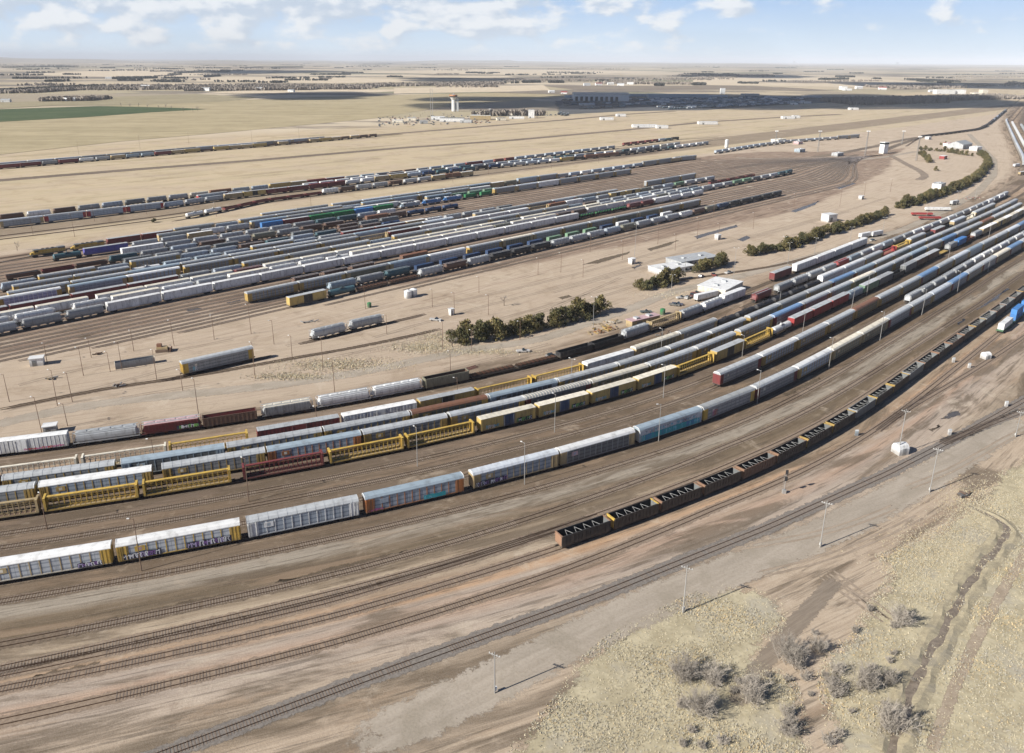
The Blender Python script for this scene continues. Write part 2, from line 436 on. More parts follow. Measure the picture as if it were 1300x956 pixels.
    c = t.mix(t.math('MULTIPLY', near, t.ss(mid, 0.30, 0.42, 0.22, 0.0)), c, (.52, .43, .33))
    c = t.mix(t.math('MULTIPLY', near, t.ss(t.noise(P, 0.075, 6, 0.7, 0.6), 0.57, 0.70, 0, 0.5)), c, t.mix(1.0, c, (.55, .52, .5), 'MULTIPLY'))
    c = t.mix(1.0, c, (1.02, 1.015, 1.0), 'MULTIPLY')
    c = t.mix(t.math('MAXIMUM', t.math('MULTIPLY', ym, t.ss(d, -45, -12)), far_in), c, t.mix(1.0, c, (.84, .82, .80), 'MULTIPLY'))
    b = t.add('ShaderNodeBsdfPrincipled', {'Base Color': c, 'Roughness': 0.95})
    b.inputs['Specular IOR Level'].default_value = 0.1
    bu = t.add('ShaderNodeBump', {'Height': t.math('ADD', fine, t.math('MULTIPLY', s3, 0.8)), 'Strength': t.math('MULTIPLY', near, 0.35), 'Distance': 0.25})
    t.l.new(bu.outputs[0], b.inputs['Normal'])
    t.add('ShaderNodeOutputMaterial', {'Surface': b.outputs[0]})
    return m


EXT = 80000.0
def graded(n, first, last):
    r_ = (last / first) ** (1 / (n - 1)); k = [first * r_ ** i for i in range(n)]
    return [-q for q in reversed(k)] + [0.0] + k
gx = graded(22, 150, EXT)
mb = MB(); gm = ground_material(); N_ = len(gx)
mb.poly([(a_, b_ + 200, 0) for b_ in gx for a_ in gx], [(j * N_ + i, j * N_ + i + 1, (j + 1) * N_ + i + 1, (j + 1) * N_ + i) for j in range(N_ - 1) for i in range(N_ - 1)], gm)
structure('ground', mb)


def soil(name, c1, c2, rough=0.95, scale=0.35, spec=0.1, c3=None, su=1.0, sv=1.0, rot=AN, fade=1.0):
    if name in MATS: return MATS[name]
    m = bpy.data.materials.new(name); m.use_nodes = True; MATS[name] = m
    t = NT(m.node_tree); t.n.clear()
    P = t.add('ShaderNodeNewGeometry').outputs['Position']; x, y, z = t.sep(P)
    u = t.math('ADD', t.math('MULTIPLY', x, math.cos(rot)), t.math('MULTIPLY', y, math.sin(rot)))
    v = t.math('SUBTRACT', t.math('MULTIPLY', y, math.cos(rot)), t.math('MULTIPLY', x, math.sin(rot)))
    n = t.noise(t.xyz(t.math('MULTIPLY', u, su), t.math('MULTIPLY', v, sv), z), scale, 7, 0.7, 0.3)
    c = t.mix(t.ss(n, 0.36, 0.64), c1, c2)
    if c3: c = t.mix(t.ss(t.noise(P, scale * 0.35, 5, 0.65, 0.5), 0.5, 0.66, 0, 0.85), c, c3)
    n2 = t.noise(P, scale * 7, 4, 0.7)
    c = t.mix(t.ss(n2, 0.4, 0.75, 0, 0.45), c, t.mix(1.0, c, (.6, .58, .55), 'MULTIPLY'))
    b = t.add('ShaderNodeBsdfPrincipled', {'Base Color': c, 'Roughness': rough}); b.inputs['Specular IOR Level'].default_value = spec
    bu = t.add('ShaderNodeBump', {'Height': n2, 'Strength': 0.3, 'Distance': 0.2}); t.l.new(bu.outputs[0], b.inputs['Normal'])
    sh = b.outputs[0]
    if fade:      # rims break up into the surrounding soil
        ed = t.add('ShaderNodeAttribute', attribute_name='edge').outputs['Fac']
        k = t.ss(t.math('ADD', ed, t.math('MULTIPLY', t.math('SUBTRACT', t.noise(P, 0.5, 7, 0.75), 0.5), 2.2)), 0.30, 0.62, 0, fade)
        mx = t.add('ShaderNodeMixShader', {0: k, 1: t.add('ShaderNodeBsdfTransparent').outputs[0], 2: sh}); sh = mx.outputs[0]
    t.add('ShaderNodeOutputMaterial', {'Surface': sh})
    return m


def patch(name, pts, m, z=0.02, jag=0.0, sub=1, seed=3, kind='structure', rim=0.0):
    """ground polygon drawn from photo points, outline roughened"""
    P = [px(*p) for p in pts]; rr = random.Random(seed); out = []
    for i, a_ in enumerate(P):
        b_ = P[(i + 1) % len(P)]; n = max(1, int((b_ - a_).length / sub)) if jag else 1
        nn = Vector((-(b_ - a_).y, (b_ - a_).x, 0)).normalized(); k = 0
        for j in range(n):
            k = 0.7 * k + rr.uniform(-jag, jag)
            out.append(a_.lerp(b_, j / n) + nn * (k if j else 0) + Vector((0, 0, z)))
    mb = MB()
    import mathutils
    if rim:
        n = len(out); ar = sum(out[i].x * out[(i + 1) % n].y - out[(i + 1) % n].x * out[i].y for i in range(n)); sg = 1 if ar > 0 else -1; inn = []
        for i in range(n):
            d_ = (out[(i + 2) % n] - out[i - 2]); k_ = Vector((-d_.y, d_.x, 0)).normalized() * rim * sg; inn.append(out[i] + k_)
        for i in range(n): mb.edge[i] = 0.0
        mb.poly(out + inn, [(i, (i + 1) % n, (i + 1) % n + n, i + n) if sg > 0 else (i + n, (i + 1) % n + n, (i + 1) % n, i) for i in range(n)], m)
        out = inn
    tri = mathutils.geometry.tessellate_polygon([[Vector((q.x, q.y, 0)) for q in out]])
    fs = []
    for a3 in tri:
        a_, b_, c_ = [out[i] for i in a3]
        fs.append(a3 if (b_ - a_).cross(c_ - a_).z > 0 else (a3[0], a3[2], a3[1]))
    mb.poly(out, fs, m)
    return structure(name, mb, kind)


M_FG = soil('winter_wheat', (.055, .085, .038), (.09, .115, .055), scale=0.004, sv=6, fade=0)
M_FB = soil('tan_stubble', (.34, .285, .175), (.42, .35, .22), scale=0.003, sv=8, c3=(.36, .30, .18), rot=0.15, fade=0)
M_FO = soil('olive_stubble', (.27, .235, .15), (.34, .29, .185), scale=0.004, sv=8, rot=0.15, fade=0)
M_FP = soil('pale_stubble', (.54, .45, .32), (.60, .50, .37), scale=0.003, sv=8, rot=0.15, fade=0)
M_FD = soil('turned_earth', (.20, .165, .13), (.26, .22, .17), scale=0.004, sv=8, rot=0.15, fade=0)
patch('field', [(-60, 146), (0, 141), (90, 138), (150, 133.5), (190, 132), (400, 123), (700, 116), (720, 122), (560, 136), (480, 150), (300, 167), (150, 180), (-60, 203)], M_FB, 0.3)
patch('field', [(-60, 158), (0, 155), (110, 149), (190, 143), (262, 139), (235, 137.5), (180, 136), (125, 135), (60, 137), (0, 139), (-60, 141)], M_FG, 0.6)
patch('field', [(150, 134), (280, 129.5), (330, 124), (250, 119.5), (120, 124), (40, 131), (60, 134)], M_FO, 0.5)
patch('field', [(-60, 139), (0, 138), (60, 134.5), (130, 129), (40, 129), (-60, 132)], M_FO, 0.7)
patch('field', [(500, 119), (700, 115.5), (690, 108), (500, 112)], M_FP, 0.4)
patch('field', [(250, 119), (450, 118.5), (560, 114), (330, 113.5)], M_FP, 0.6)
patch('field', [(880, 108), (1120, 111), (1180, 105), (1090, 98), (880, 98)], M_FP, 0.4)
patch('field', [(940, 104), (1030, 106), (1120, 104.5), (1010, 102)], M_FD, 0.8)
patch('field', [(240, 103), (420, 106), (560, 103), (420, 98), (270, 98)], M_FP, 0.5)
patch('field', [(0, 95), (190, 99), (330, 93.5), (150, 89)], M_FP, 0.9)
patch('field', [(420, 92), (700, 96), (860, 91), (620, 87.5)], M_FP, 1.0)
patch('field', [(620, 117.5), (735, 121), (760, 116), (690, 115)], M_FD, 0.9)

patch('shade_toned_yard_ground', [(796, 141.5), (708, 146.5), (702, 128), (880, 122.3), (1108, 123), (1085, 129), (1000, 133), (900, 140)], soil('engine_yard_soil_painted_shade', (.07, .075, .08), (.14, .14, .14), scale=.05, su=.3, sv=2), 0.12, jag=3, sub=20, rim=18)  # cloud shade painted into the dark blue-grey colour of the yard soil
# dark graded roadbeds that cross the prairie
M_BED = soil('dark_roadbed', (.15, .12, .095), (.22, .175, .13), scale=0.02, su=.2, sv=2)
for pts, hw in (([(-40, 232.5), (0, 229), (160, 216), (325, 203.5), (500, 188.5), (650, 178), (790, 165.5), (900, 154.5), (1000, 148.5), (1070, 145)], 9.5),
                ([(440, 175), (490, 170.5), (560, 165), (640, 158.5), (720, 152), (790, 145.5), (860, 141)], 9.0)):
    structure('road', strip_mesh(ppath(pts), hw, 0.06, M_BED, jag=1.2))
M_RD = soil('pale_dirt_road', (.40, .345, .275), (.49, .425, .345), scale=0.25, su=.15, sv=1.2, c3=(.37, .32, .25), fade=.75)
for pts, hw in (([(-30, 545), (0, 536), (120, 512), (250, 499), (330, 492), (430, 478), (520, 460), (600, 443), (690, 432), (740, 412), (800, 392), (860, 368), (920, 356), (1000, 334), (1080, 312), (1150, 290), (1205, 265), (1240, 245), (1262, 222), (1262, 203), (1245, 186), (1230, 170)], 3.6),
                ([(760, 700), (830, 664), (900, 640), (960, 612), (1030, 580)], 0.0),
                ([(420, 960), (600, 880), (700, 828), (800, 776), (880, 744), (960, 712), (1040, 680), (1120, 640), (1200, 592), (1300, 528)], 5.5),
                ([(930, 200), (1000, 203), (1060, 206), (1120, 200), (1165, 192)], 4.0)):
    if hw: structure('dirt_road', strip_mesh(ppath(pts), hw, 0.03, M_RD, jag=0.9, step=3))
# worn wheel ruts
M_RUT = soil('rut_soil', (.27, .215, .16), (.36, .29, .22), scale=0.5, su=.3, sv=1.5)
for pts in ([(0, 523), (60, 508), (120, 494), (170, 480), (240, 462)], [(60, 560), (120, 540), (190, 528)], [(150, 506), (200, 497), (260, 488)], [(430, 452), (560, 425), (660, 398), (790, 362), (900, 340)],
            [(470, 430), (600, 392), (740, 358), (860, 322), (980, 296), (1080, 268)], [(520, 395), (640, 370), (700, 356), (800, 330), (900, 302)], [(600, 420), (690, 396), (790, 352)],
            [(100, 500), (210, 478), (300, 468)], [(560, 470), (640, 452), (700, 436)], [(1000, 300), (1090, 280), (1160, 255)], [(880, 316), (960, 298), (1060, 272), (1130, 250)], [(1040, 728), (1068, 752), (1100, 776), (1130, 792)], [(1050, 722), (1084, 750), (1118, 772), (1140, 790)], [(900, 700), (980, 690), (1060, 676), (1140, 642)], [(960, 730), (1040, 716), (1100, 690), (1170, 655)],
            [(1150, 620), (1210, 598), (1260, 566), (1310, 540)], [(700, 372), (800, 344), (940, 312)], [(360, 440), (430, 424), (520, 404)], [(20, 560 - 70), (90, 470), (200, 450), (300, 430)], [(640, 412), (740, 384), (810, 362)]):
    RUTS_ = 1
    for o_ in (-0.9, 0.9):
        P0 = ppath(pts); q = []
        for t_ in np.linspace(0, P0.L, max(4, int(P0.L / 6))):
            a_ = P0.at(t_); b_ = P0.at(min(t_ + 1, P0.L)) - P0.at(max(t_ - 1, 0)); b_ /= np.hypot(*b_); q.append((a_[0] - b_[1] * o_, a_[1] + b_[0] * o_))
        structure('path', strip_mesh(Path(q), 0.35, 0.035, M_RUT, jag=0.22, step=2.5, seed=int(pts[0][0]) + int(o_)))
# standing water and wet soil
M_WET = soil('wet_soil', (.12, .09, .06), (.16, .125, .085), rough=0.7, spec=0.2, scale=0.3, fade=.7)
M_PUD = soil('puddle_water', (.07, .065, .06), (.12, .105, .09), rough=0.25, spec=0.4, scale=0.2, fade=.75)
for pts, m_ in (([(1192, 532), (1203, 523), (1217, 521), (1222, 526), (1207, 533)], M_PUD), ([(70, 800), (130, 786), (230, 762), (310, 748), (330, 752), (250, 774), (140, 800), (80, 812)], M_WET),
               ([(30, 862), (70, 848), (130, 838), (125, 851), (60, 866)], M_WET), ([(345, 741), (420, 718), (520, 697), (500, 712), (400, 737)], M_WET),
               ([(778, 694), (806, 680), (824, 679), (810, 691), (786, 697)], M_WET), ([(1232, 392), (1262, 374), (1280, 366), (1268, 380), (1242, 394)], M_PUD),
               ([(1214, 410), (1224, 404), (1226, 408), (1216, 413)], M_PUD), ([(880, 300), (905, 293), (935, 285), (938, 288), (900, 299), (884, 304)], M_PUD), ([(1002, 268), (1020, 262), (1040, 255), (1036, 260), (1010, 270)], M_PUD), ([(738, 336), (760, 329), (800, 319), (798, 323), (760, 335)], M_WET), ([(820, 316), (850, 307), (862, 305), (850, 312), (826, 319)], M_WET),
               ([(800, 340), (812, 335), (816, 337), (806, 342)], M_PUD), ([(934, 304), (948, 299), (954, 302), (944, 307)], M_PUD), ([(286, 384), (306, 380), (308, 384), (292, 388)], M_PUD),
               ([(1058, 238), (1080, 232), (1088, 233), (1066, 240)], M_PUD), ([(232, 393), (250, 390), (262, 392), (246, 398)], M_PUD),
               ([(84, 398 + 30), (120, 424), (110, 430)], M_WET), ([(706, 378), (722, 374), (728, 377), (714, 381)], M_WET),
               ([(1176, 545), (1192, 538), (1196, 543), (1182, 549)], M_WET), ([(990, 500), (1040, 478), (1046, 482), (1000, 504)], M_WET)):
    patch('puddle', pts, m_, 0.045, jag=0.25, sub=1.2, seed=int(pts[0][0]), rim=1.3)

# dry grass at the lower right, ditch and banks
M_GR = soil('dry_grass_soil', (.36, .31, .205), (.48, .42, .285), scale=0.16, c3=(.37, .335, .265))
GRASS = [[(716, 866), (724, 846), (764, 812), (800, 790), (845, 768), (880, 752), (920, 742), (960, 746), (988, 760), (1000, 778), (996, 800), (975, 822), (962, 838), (990, 850), (1010, 862), (1018, 880), (1040, 1000), (600, 1000), (690, 900)],
         [(1034, 860), (1046, 826), (1078, 806), (1090, 780), (1110, 752), (1126, 730), (1110, 705), (1150, 690), (1190, 672), (1212, 650), (1250, 632), (1262, 604), (1300, 578), (1420, 520), (1420, 1000), (1060, 1000)]]
for i, g_ in enumerate(GRASS): patch('dry_grass_ground', g_, M_GR, 0.012, jag=0.5, sub=1.5, seed=31 + i, rim=4.0)
M_BANK = soil('bank_straw', (.42, .36, .24), (.30, .26, .18), scale=0.5, fade=0, c3=(.28, .25, .19))
M_MUD = soil('ditch_mud', (.15, .12, .09), (.25, .205, .155), rough=0.5, spec=0.4, scale=0.7, fade=0)
DITCH = ppath([(1130, 960), (1165, 856), (1195, 806), (1222, 755), (1238, 728), (1262, 700), (1282, 676), (1276, 662), (1246, 650), (1226, 640)], 2)
mb = MB(); n = 90; rr = random.Random(5)
sec = [(-3.2, 0.0), (-1.7, 0.4), (-.75, 0.03), (.75, 0.03), (1.8, 0.45), (3.2, 0.0)]
for k_ in range(len(sec) - 1):
    pts = []
    for i in range(n):
        t_ = DITCH.L * i / (n - 1); q = DITCH.at(t_); dd_ = DITCH.at(min(t_ + 1, DITCH.L)) - DITCH.at(max(t_ - 1, 0)); dd_ /= np.hypot(*dd_)
        taper = min(1, (DITCH.L - t_) / 18 + .35)
        for j in (k_, k_ + 1):
            wb = math.sin(i * .55 + j) * .28 + math.sin(i * 1.3 + j * 2) * .15; o_ = (sec[j][0] + wb) * taper; h_ = sec[j][1] * taper * (.8 + .25 * math.sin(i * .8 + j)) + 0.02
            pts.append((q[0] + dd_[1] * -o_ * -1, q[1] - dd_[0] * o_, h_))
    fs = [(2 * i, 2 * i + 1, 2 * i + 3, 2 * i + 2) for i in range(n - 1)]
    mb.poly(pts, fs, M_MUD if k_ == 2 else M_BANK)
structure('ditch', mb)
structure('path', strip_mesh(ppath([(1180, 960), (1212, 866), (1240, 810), (1264, 764), (1288, 722), (1320, 676)]), 1.1, 0.05, soil('brown_path', (.30, .24, .175), (.38, .31, .23)), jag=0.3, step=1.5))
structure('path', strip_mesh(ppath([(930, 900), (956, 850), (985, 818), (1012, 790), (1040, 762), (1066, 732)]), 2.0, 0.04, soil('brown_track', (.25, .205, .16), (.33, .275, .215), su=.2, sv=2.5, scale=0.8, fade=.65), jag=0.5, step=1.5))


# ------------------------------------------------------------------ railway tracks
M_RAIL = mat('rail_steel', (.12, .075, .05), 0.45, 0.5, 0.2)
M_RAILB = mat('bright_rail', (.50, .40, .31), 0.4, 0.2, 0.1)  # rail highlights painted in as a pale colour
M_TIE = mat('sleeper_wood', (.17, .13, .10), 0.95, 0, 0.5, dcol=(.26, .21, .16), vary=0.0)
M_TIEP = mat('sleeper_pale', (.25, .20, .155), 0.95, 0, 0.5, dcol=(.10, .08, .06), vary=0.0)
M_BALL = soil('ballast_brown', (.15, .115, .085), (.235, .18, .13), scale=1.5, fade=0.85)
M_BALG = soil('ballast_grey', (.19, .17, .15), (.28, .25, .22), scale=1.5, fade=.8)
M_BALS = soil('ballast_sand', (.27, .205, .15), (.38, .295, .22), scale=1.2, fade=.7)


def offset_pts(P, o, s0, s1, step):
    n = max(2, int((s1 - s0) / step) + 1); q = []
    for t in np.linspace(s0, s1, n):
        a_ = P.at(t); b_ = P.at(min(t + 1, P.L)) - P.at(max(t - 1, 0)); b_ /= np.hypot(*b_) + 1e-9
        q.append((a_[0] - b_[1] * o, a_[1] + b_[0] * o))
    return q


def track(P, ball=M_BALL, sleepers=0.0, bw=1.75, rail=M_RAIL, tie=M_TIE, rw=0.05, far=False):
    bed = structure('railway_track', strip_mesh(P, bw, 0.055, ball, jag=0.35, step=1.6 if sleepers else 6, seed=int(P.p[0][0])))
    for o_ in (-0.75, 0.75):
        q = offset_pts(P, o_, 0, P.L, 4 if not far else 12); mb = MB(); Q = Path(q)
        top, z0, z1 = rw, 0.07, 0.22
        L_ = offset_pts(Q, top, 0, Q.L, 4 if not far else 12); R_ = offset_pts(Q, -top, 0, Q.L, 4 if not far else 12); n = len(L_)
        pts = [(x_, y_, z0) for x_, y_ in R_] + [(x_, y_, z1) for x_, y_ in R_] + [(x_, y_, z1) for x_, y_ in L_] + [(x_, y_, z0) for x_, y_ in L_]
        fs = []
        for i in range(n - 1):
            fs += [(i, i + 1, n + i + 1, n + i), (n + i, n + i + 1, 2 * n + i + 1, 2 * n + i), (2 * n + i, 2 * n + i + 1, 3 * n + i + 1, 3 * n + i)]
        mb.poly(pts, fs, rail); link('rail', mb.mesh('rail'), bed)
    if sleepers:
        mb = MB(); rr = random.Random(int(P.L)); k = 0
        for t in np.arange(0, min(P.L, sleepers), 0.58):
            if rr.random() < 0.06 or math.sin(t * .043 + P.p[0][1]) + math.sin(t * .11) > 1.35: continue
            a_ = P.at(t); b_ = P.at(min(t + 1, P.L)) - P.at(max(t - 1, 0)); b_ /= np.hypot(*b_) + 1e-9; nx, ny = -b_[1], b_[0]
            h_ = 1.25 + rr.uniform(-.15, .1); w__ = 0.105; z_ = 0.075 + rr.uniform(0, .03)
            c4 = [(a_[0] + b_[0] * s_ * w__ + nx * e_ * h_, a_[1] + b_[1] * s_ * w__ + ny * e_ * h_) for s_, e_ in ((-1, -1), (1, -1), (1, 1), (-1, 1))]
            mb.poly([(x_, y_, 0.056) for x_, y_ in c4] + [(x_, y_, z_) for x_, y_ in c4], [(4, 5, 6, 7), (0, 1, 5, 4), (1, 2, 6, 5), (2, 3, 7, 6), (3, 0, 4, 7)], tie)
        link('sleepers', mb.mesh('sleepers'), bed)
    return P


OFF = dict(F=-6.5, E=[(-90, -24), (60, -21.5), (120, -18), (180, -15), (460, -17), (700, -18)], D=[(-90, -34), (50, -31), (120, -26), (180, -23.5), (310, -23), (460, -25), (700, -26)],
           C=[(-90, -37.5), (50, -36.5), (100, -34), (150, -32), (213, -29.5), (285, -28), (700, -28)], B=[(-90, -48), (47, -45), (100, -42), (150, -38.5), (293, -37), (460, -36), (700, -36)],
           G=1.5, H=9.2, G2=17.5, H3=24.5, I=32.5, J=39.3, K=46.5, L=55, M2=64.0, M=73.5, N=77.5)
TR = {}
U0 = -70
for k, o in OFF.items():
    u0, u1 = U0, 1250
    if k in 'BCDE': u1 = 680
    if k == 'F': u1 = 700
    if k == 'M2': u0 = 300
    if k == 'M': u1 = 330
    if k == 'N': u0, u1 = 300, 480
    if k == 'H': u0 = 40
    TR[k] = dpath(o, u0, u1)
U2 = dict(G=1, I=1)
for k in TR:
    near = k in ('B', 'C', 'D', 'E', 'F', 'H', 'G2', 'H3', 'G')
    track(TR[k], {'B': M_BALS, 'C': M_BALS, 'D': M_BALS, 'E': M_BALL}.get(k, M_BALL), sleepers=430 if near else 0, tie=M_TIEP if k in ('F', 'E', 'H', 'G2', 'H3') else M_TIE)
TR['A'] = upath(lambda u: float(np.interp(u, [-90, 47, 100, 155, 206, 251, 293, 350, 700], [129, 116, 110, 106.3, 105, 105.8, 107.5, 111, 140])), -70, 640)
track(TR['A'], M_BALG, 480, bw=2.3)
TR['A2'] = ppath([(820, 745), (900, 700), (975, 662), (1062, 622), (1125, 594), (1188, 562), (1240, 530), (1300, 488), (1400, 420)])
TR['B2'] = ppath([(1115, 547), (1150, 520), (1200, 492), (1240, 468), (1270, 448), (1300, 428), (1380, 374)])
track(TR['B2'], M_BALS, 300)
TR['B3'] = ppath([(1195, 563), (1240, 545), (1300, 522), (1400, 480)])
track(TR['B3'], M_BALG, 300)
TR['E2'] = ppath([(-40, 858), (0, 850), (200, 806), (330, 776), (470, 742), (600, 706), (760, 655)])
track(TR['E2'], M_BALS, 300, tie=M_TIEP)
# spare empty tracks in the dirt
for pts in ([(0, 520), (150, 490), (250, 478), (330, 462), (460, 440), (560, 418)], [(850, 408 - 50), (985, 350 - 12), (1060, 318)]):
    track(ppath(pts), M_BALL)
BV = [345, 350.5, 359, 364.5, 369, 374, 379.5, 385, 391, 396, 402, 410, 420.5, 428, 437.5, 443.5, 452, 460, 466, 472, 478, 484, 490, 495, 501, 508, 514, 522, 530, 537.5, 545, 556.5, 567, 574]
HUMP = w2uv(px(1120, 197))
for v0 in BV:
    lo_end = float(np.interp(v0, [345, 360, 381], [180, 60, -60])); ue = 620
    def fb(u, v0=v0):
        base_ = v0 + .18 * (min(u, 700) - 125)
        if u <= 700: return base_
        k = min(1, (u - 700) / (HUMP[0] - 700)); k = k * k * (3 - 2 * k)
        return base_ * (1 - k) + HUMP[1] * k + (u - 700) * .18 * (1 - k)
    TR['b%g' % v0] = upath(fb, lo_end, HUMP[0] + 2, 8)
    if v0 > 566: continue
    track(TR['b%g' % v0], M_BALL, far=True, bw=1.5, rail=M_RAILB, rw=0.11)
# lead tracks from the hump toward the far right and along the upper departure rows
track(ppath([(1120, 192), (1140, 184), (1170, 174)]), M_BED, far=True, bw=5)
TR['lead'] = ppath([(1150, 186), (1168, 174.5), (1200, 171), (1240, 165.5), (1251, 161.5), (1262, 153), (1280, 138), (1300, 122), (1330, 108)], 8)
track(TR['lead'], M_BALL, far=True, rail=M_RAILB)
structure('road', strip_mesh(ppath([(930, 213), (1000, 204), (1060, 196), (1110, 186), (1150, 177), (1168, 174)]), 6, 0.04, M_BED, jag=1.5))
M_BED2 = soil('old_roadbed', (.24, .19, .15), (.34, .275, .215), scale=0.08, su=.3, sv=1.5, fade=.8)
structure('road', strip_mesh(ppath([(1128, 196), (1150, 208), (1168, 217), (1176, 224), (1165, 229)]), 4, 0.045, M_BED2, jag=1.5))
structure('road', strip_mesh(ppath([(880, 226), (960, 222), (1010, 213), (1060, 203), (1090, 196)]), 4, 0.042, M_BED, jag=1.5))
UPPER = dict(u1=upath(lambda u: float(np.interp(u, [-60, 22, 130, 190, 256, 290, 340, 487, 700, 830, 950], [636, 647, 666, 684, 696, 701, 714, 733, 752, 779, 805])) + 1.5, -40, 900),
             u2=upath(lambda u: float(np.interp(u, [-60, 22, 130, 190, 256, 290, 340, 487, 700, 830, 950], [644, 655, 674, 692, 706, 713, 724, 745, 770, 800, 830])) + 2, -40, 980),
             u3=upath(lambda u: float(np.interp(u, [-60, 30, 62, 134, 363, 473, 617, 900], [664, 680, 686, 703, 740, 764, 795, 850])), -40, 900),
             u4=upath(lambda u: float(np.interp(u, [-60, 30, 62, 134, 363, 473, 617, 900], [672, 688, 694, 711, 748, 772, 806, 866])), 480, 1000),
             spur=upath(lambda u: float(np.interp(u, [120, 136, 168, 208, 271, 330, 372, 487, 620, 760], [608, 613, 629, 653, 667, 677, 686, 706, 730, 754])) + 1.5, 126, 760))
for k, P in UPPER.items():
    TR[k] = P; track(P, M_BALL, far=True, rail=M_RAILB)
track(ppath([(-20, 302), (100, 288), (200, 275), (290, 262), (400, 247)]), M_BALL, far=True)
track(ppath([(-20, 306.5), (100, 292), (200, 279), (290, 266)]), M_BALL, far=True)
track(ppath([(-20, 337), (60, 328 - 6), (150, 303), (215, 292), (300, 280)]), M_BALL, far=True)
TR['mid'] = upath(lambda u: 567.5 + .18 * (u - 125), 0, 760)
track(TR['mid'], M_BALL, far=True)
TR['far1'] = upath(lambda u: float(np.interp(u, [-20, 45, 123, 191, 263, 341, 549, 700], [993, 1007, 1028, 1046, 1067, 1085, 1145, 1190])), -20, 600)
TR['far2'] = upath(lambda u: float(np.interp(u, [-20, 45, 123, 191, 263, 341, 549, 700], [1003, 1017, 1038, 1056, 1077, 1095, 1155, 1200])), -20, 600)
track(TR['far1'], M_BED, far=True); track(TR['far2'], M_BED, far=True)

# ------------------------------------------------------------------ rail cars
# a prototype is (length over couplers, [(part name, mesh, location, [(sub-part name, mesh, location)])]); copies share the meshes
def m_truck():
    mb = MB()
    for y in (-1.0, 1.0):
        mb.box(-1.35, 1.35, y - .09, y + .09, .42, .72, M_UNDER); mb.box(-.45, .45, y - .12, y + .12, .3, .85, M_UNDER)
        for x in (-.88, .88): mb.box(x - .18, x + .18, y - .14, y + .14, .32, .62, M_WHEEL)
    mb.box(-.25, .25, -.95, .95, .45, .85, M_UNDER)
    return mb.mesh('truck')
def m_wheelset():
    mb = MB()
    for y in (-.75, .75): mb.cone((0, y - .07, .46), (0, y + .07, .46), .46, .46, M_WHEEL, 12)
    mb.bar((0, -.75, .46), (0, .75, .46), .16, M_WHEEL)
    return mb.mesh('wheelset')
def m_coupler():
    mb = MB(); mb.box(-.5, .5, -.14, .14, .72, 1.0, M_UNDER); mb.box(.3, .62, -.2, .2, .68, 1.06, M_WHEEL)
    return mb.mesh('coupler')
def m_bogie_far():
    mb = MB(); mb.box(-1.35, 1.35, -1.05, 1.05, .06, .95, M_UNDER); return mb.mesh('truck')
TRUCK, WSET, COUP, BOGF = m_truck(), m_wheelset(), m_coupler(), m_bogie_far()


def running(Lb, inset, lod):
    """trucks and couplers under a body of length Lb"""
    out = []
    if lod == 2: return out
    for s in (-1, 1):
        x = s * (Lb / 2 - inset)
        if lod == 0:
            out.append(('truck', TRUCK, (x, 0, 0), [('wheelset', WSET, (-.88, 0, 0)), ('wheelset', WSET, (.88, 0, 0))]))
            out.append(('coupler', COUP, (s * (Lb / 2 + .35), 0, 0), []))
        else: out.append(('truck', BOGF, (x, 0, 0), []))
    return out


def ladder(mb, x, y, z0, z1, m, axis='x'):
    w_ = .22
    for s in (-w_, w_):
        a_ = (x + s, y, z0) if axis == 'x' else (x, y + s, z0); b_ = (a_[0], a_[1], z1); mb.bar(a_, b_, .05, m)
    z = z0 + .2
    while z < z1:
        if axis == 'x': mb.bar((x - w_, y, z), (x + w_, y, z), .04, m)
        else: mb.bar((x, y - w_, z), (x, y + w_, z), .04, m)
        z += .38


def glyphs(mb, x0, x1, z0, z1, y, cols, rr, back=None):
    """spray-paint letter shapes on a car side"""
    x = x0
    if back:
        n = int((x1 - x0) / .5); pt = []
        for i in range(n + 1): pt.append((x0 - .1 + (x1 - x0 + .2) * i / n, y, z0 - rr.uniform(.0, .12)))
        for i in range(n, -1, -1): pt.append((x0 - .1 + (x1 - x0 + .2) * i / n, y, z1 + rr.uniform(.0, .28)))
        for i in range(n): mb.poly([pt[i], pt[i + 1], pt[2 * n - i], pt[2 * n + 1 - i]], [(0, 1, 2, 3)], back)
    while x < x1 - .5:
        w_ = rr.uniform(.55, 1.05); c = rr.choice(cols)
        if rr.random() < 0.9:
            P = [(x + rr.uniform(0, .15), z0 + rr.uniform(0, .2)), (x + rr.uniform(0, .2), z1 - rr.uniform(0, .25)), (x + w_ * rr.uniform(.35, .7), (z0 + z1) / 2 + rr.uniform(-.25, .25)),
                 (x + w_ - rr.uniform(0, .2), z1 - rr.uniform(0, .25)), (x + w_ - rr.uniform(0, .15), z0 + rr.uniform(0, .2))]
            if rr.random() < .5: P = P[:2] + [P[3]] + [P[2], P[4]]
            th = rr.uniform(.13, .22)
            for (a0, b0), (a1, b1) in zip(P[:-1], P[1:]):
                dx_, dz_ = a1 - a0, b1 - b0; L_ = math.hypot(dx_, dz_) + 1e-6; nx, nz = -dz_ / L_ * th / 2, dx_ / L_ * th / 2
                mb.poly([(a0 - nx, y - .006, b0 - nz), (a1 - nx, y - .006, b1 - nz), (a1 + nx, y - .006, b1 + nz), (a0 + nx, y - .006, b0 + nz)], [(0, 1, 2, 3)], c)
        x += w_ * .95
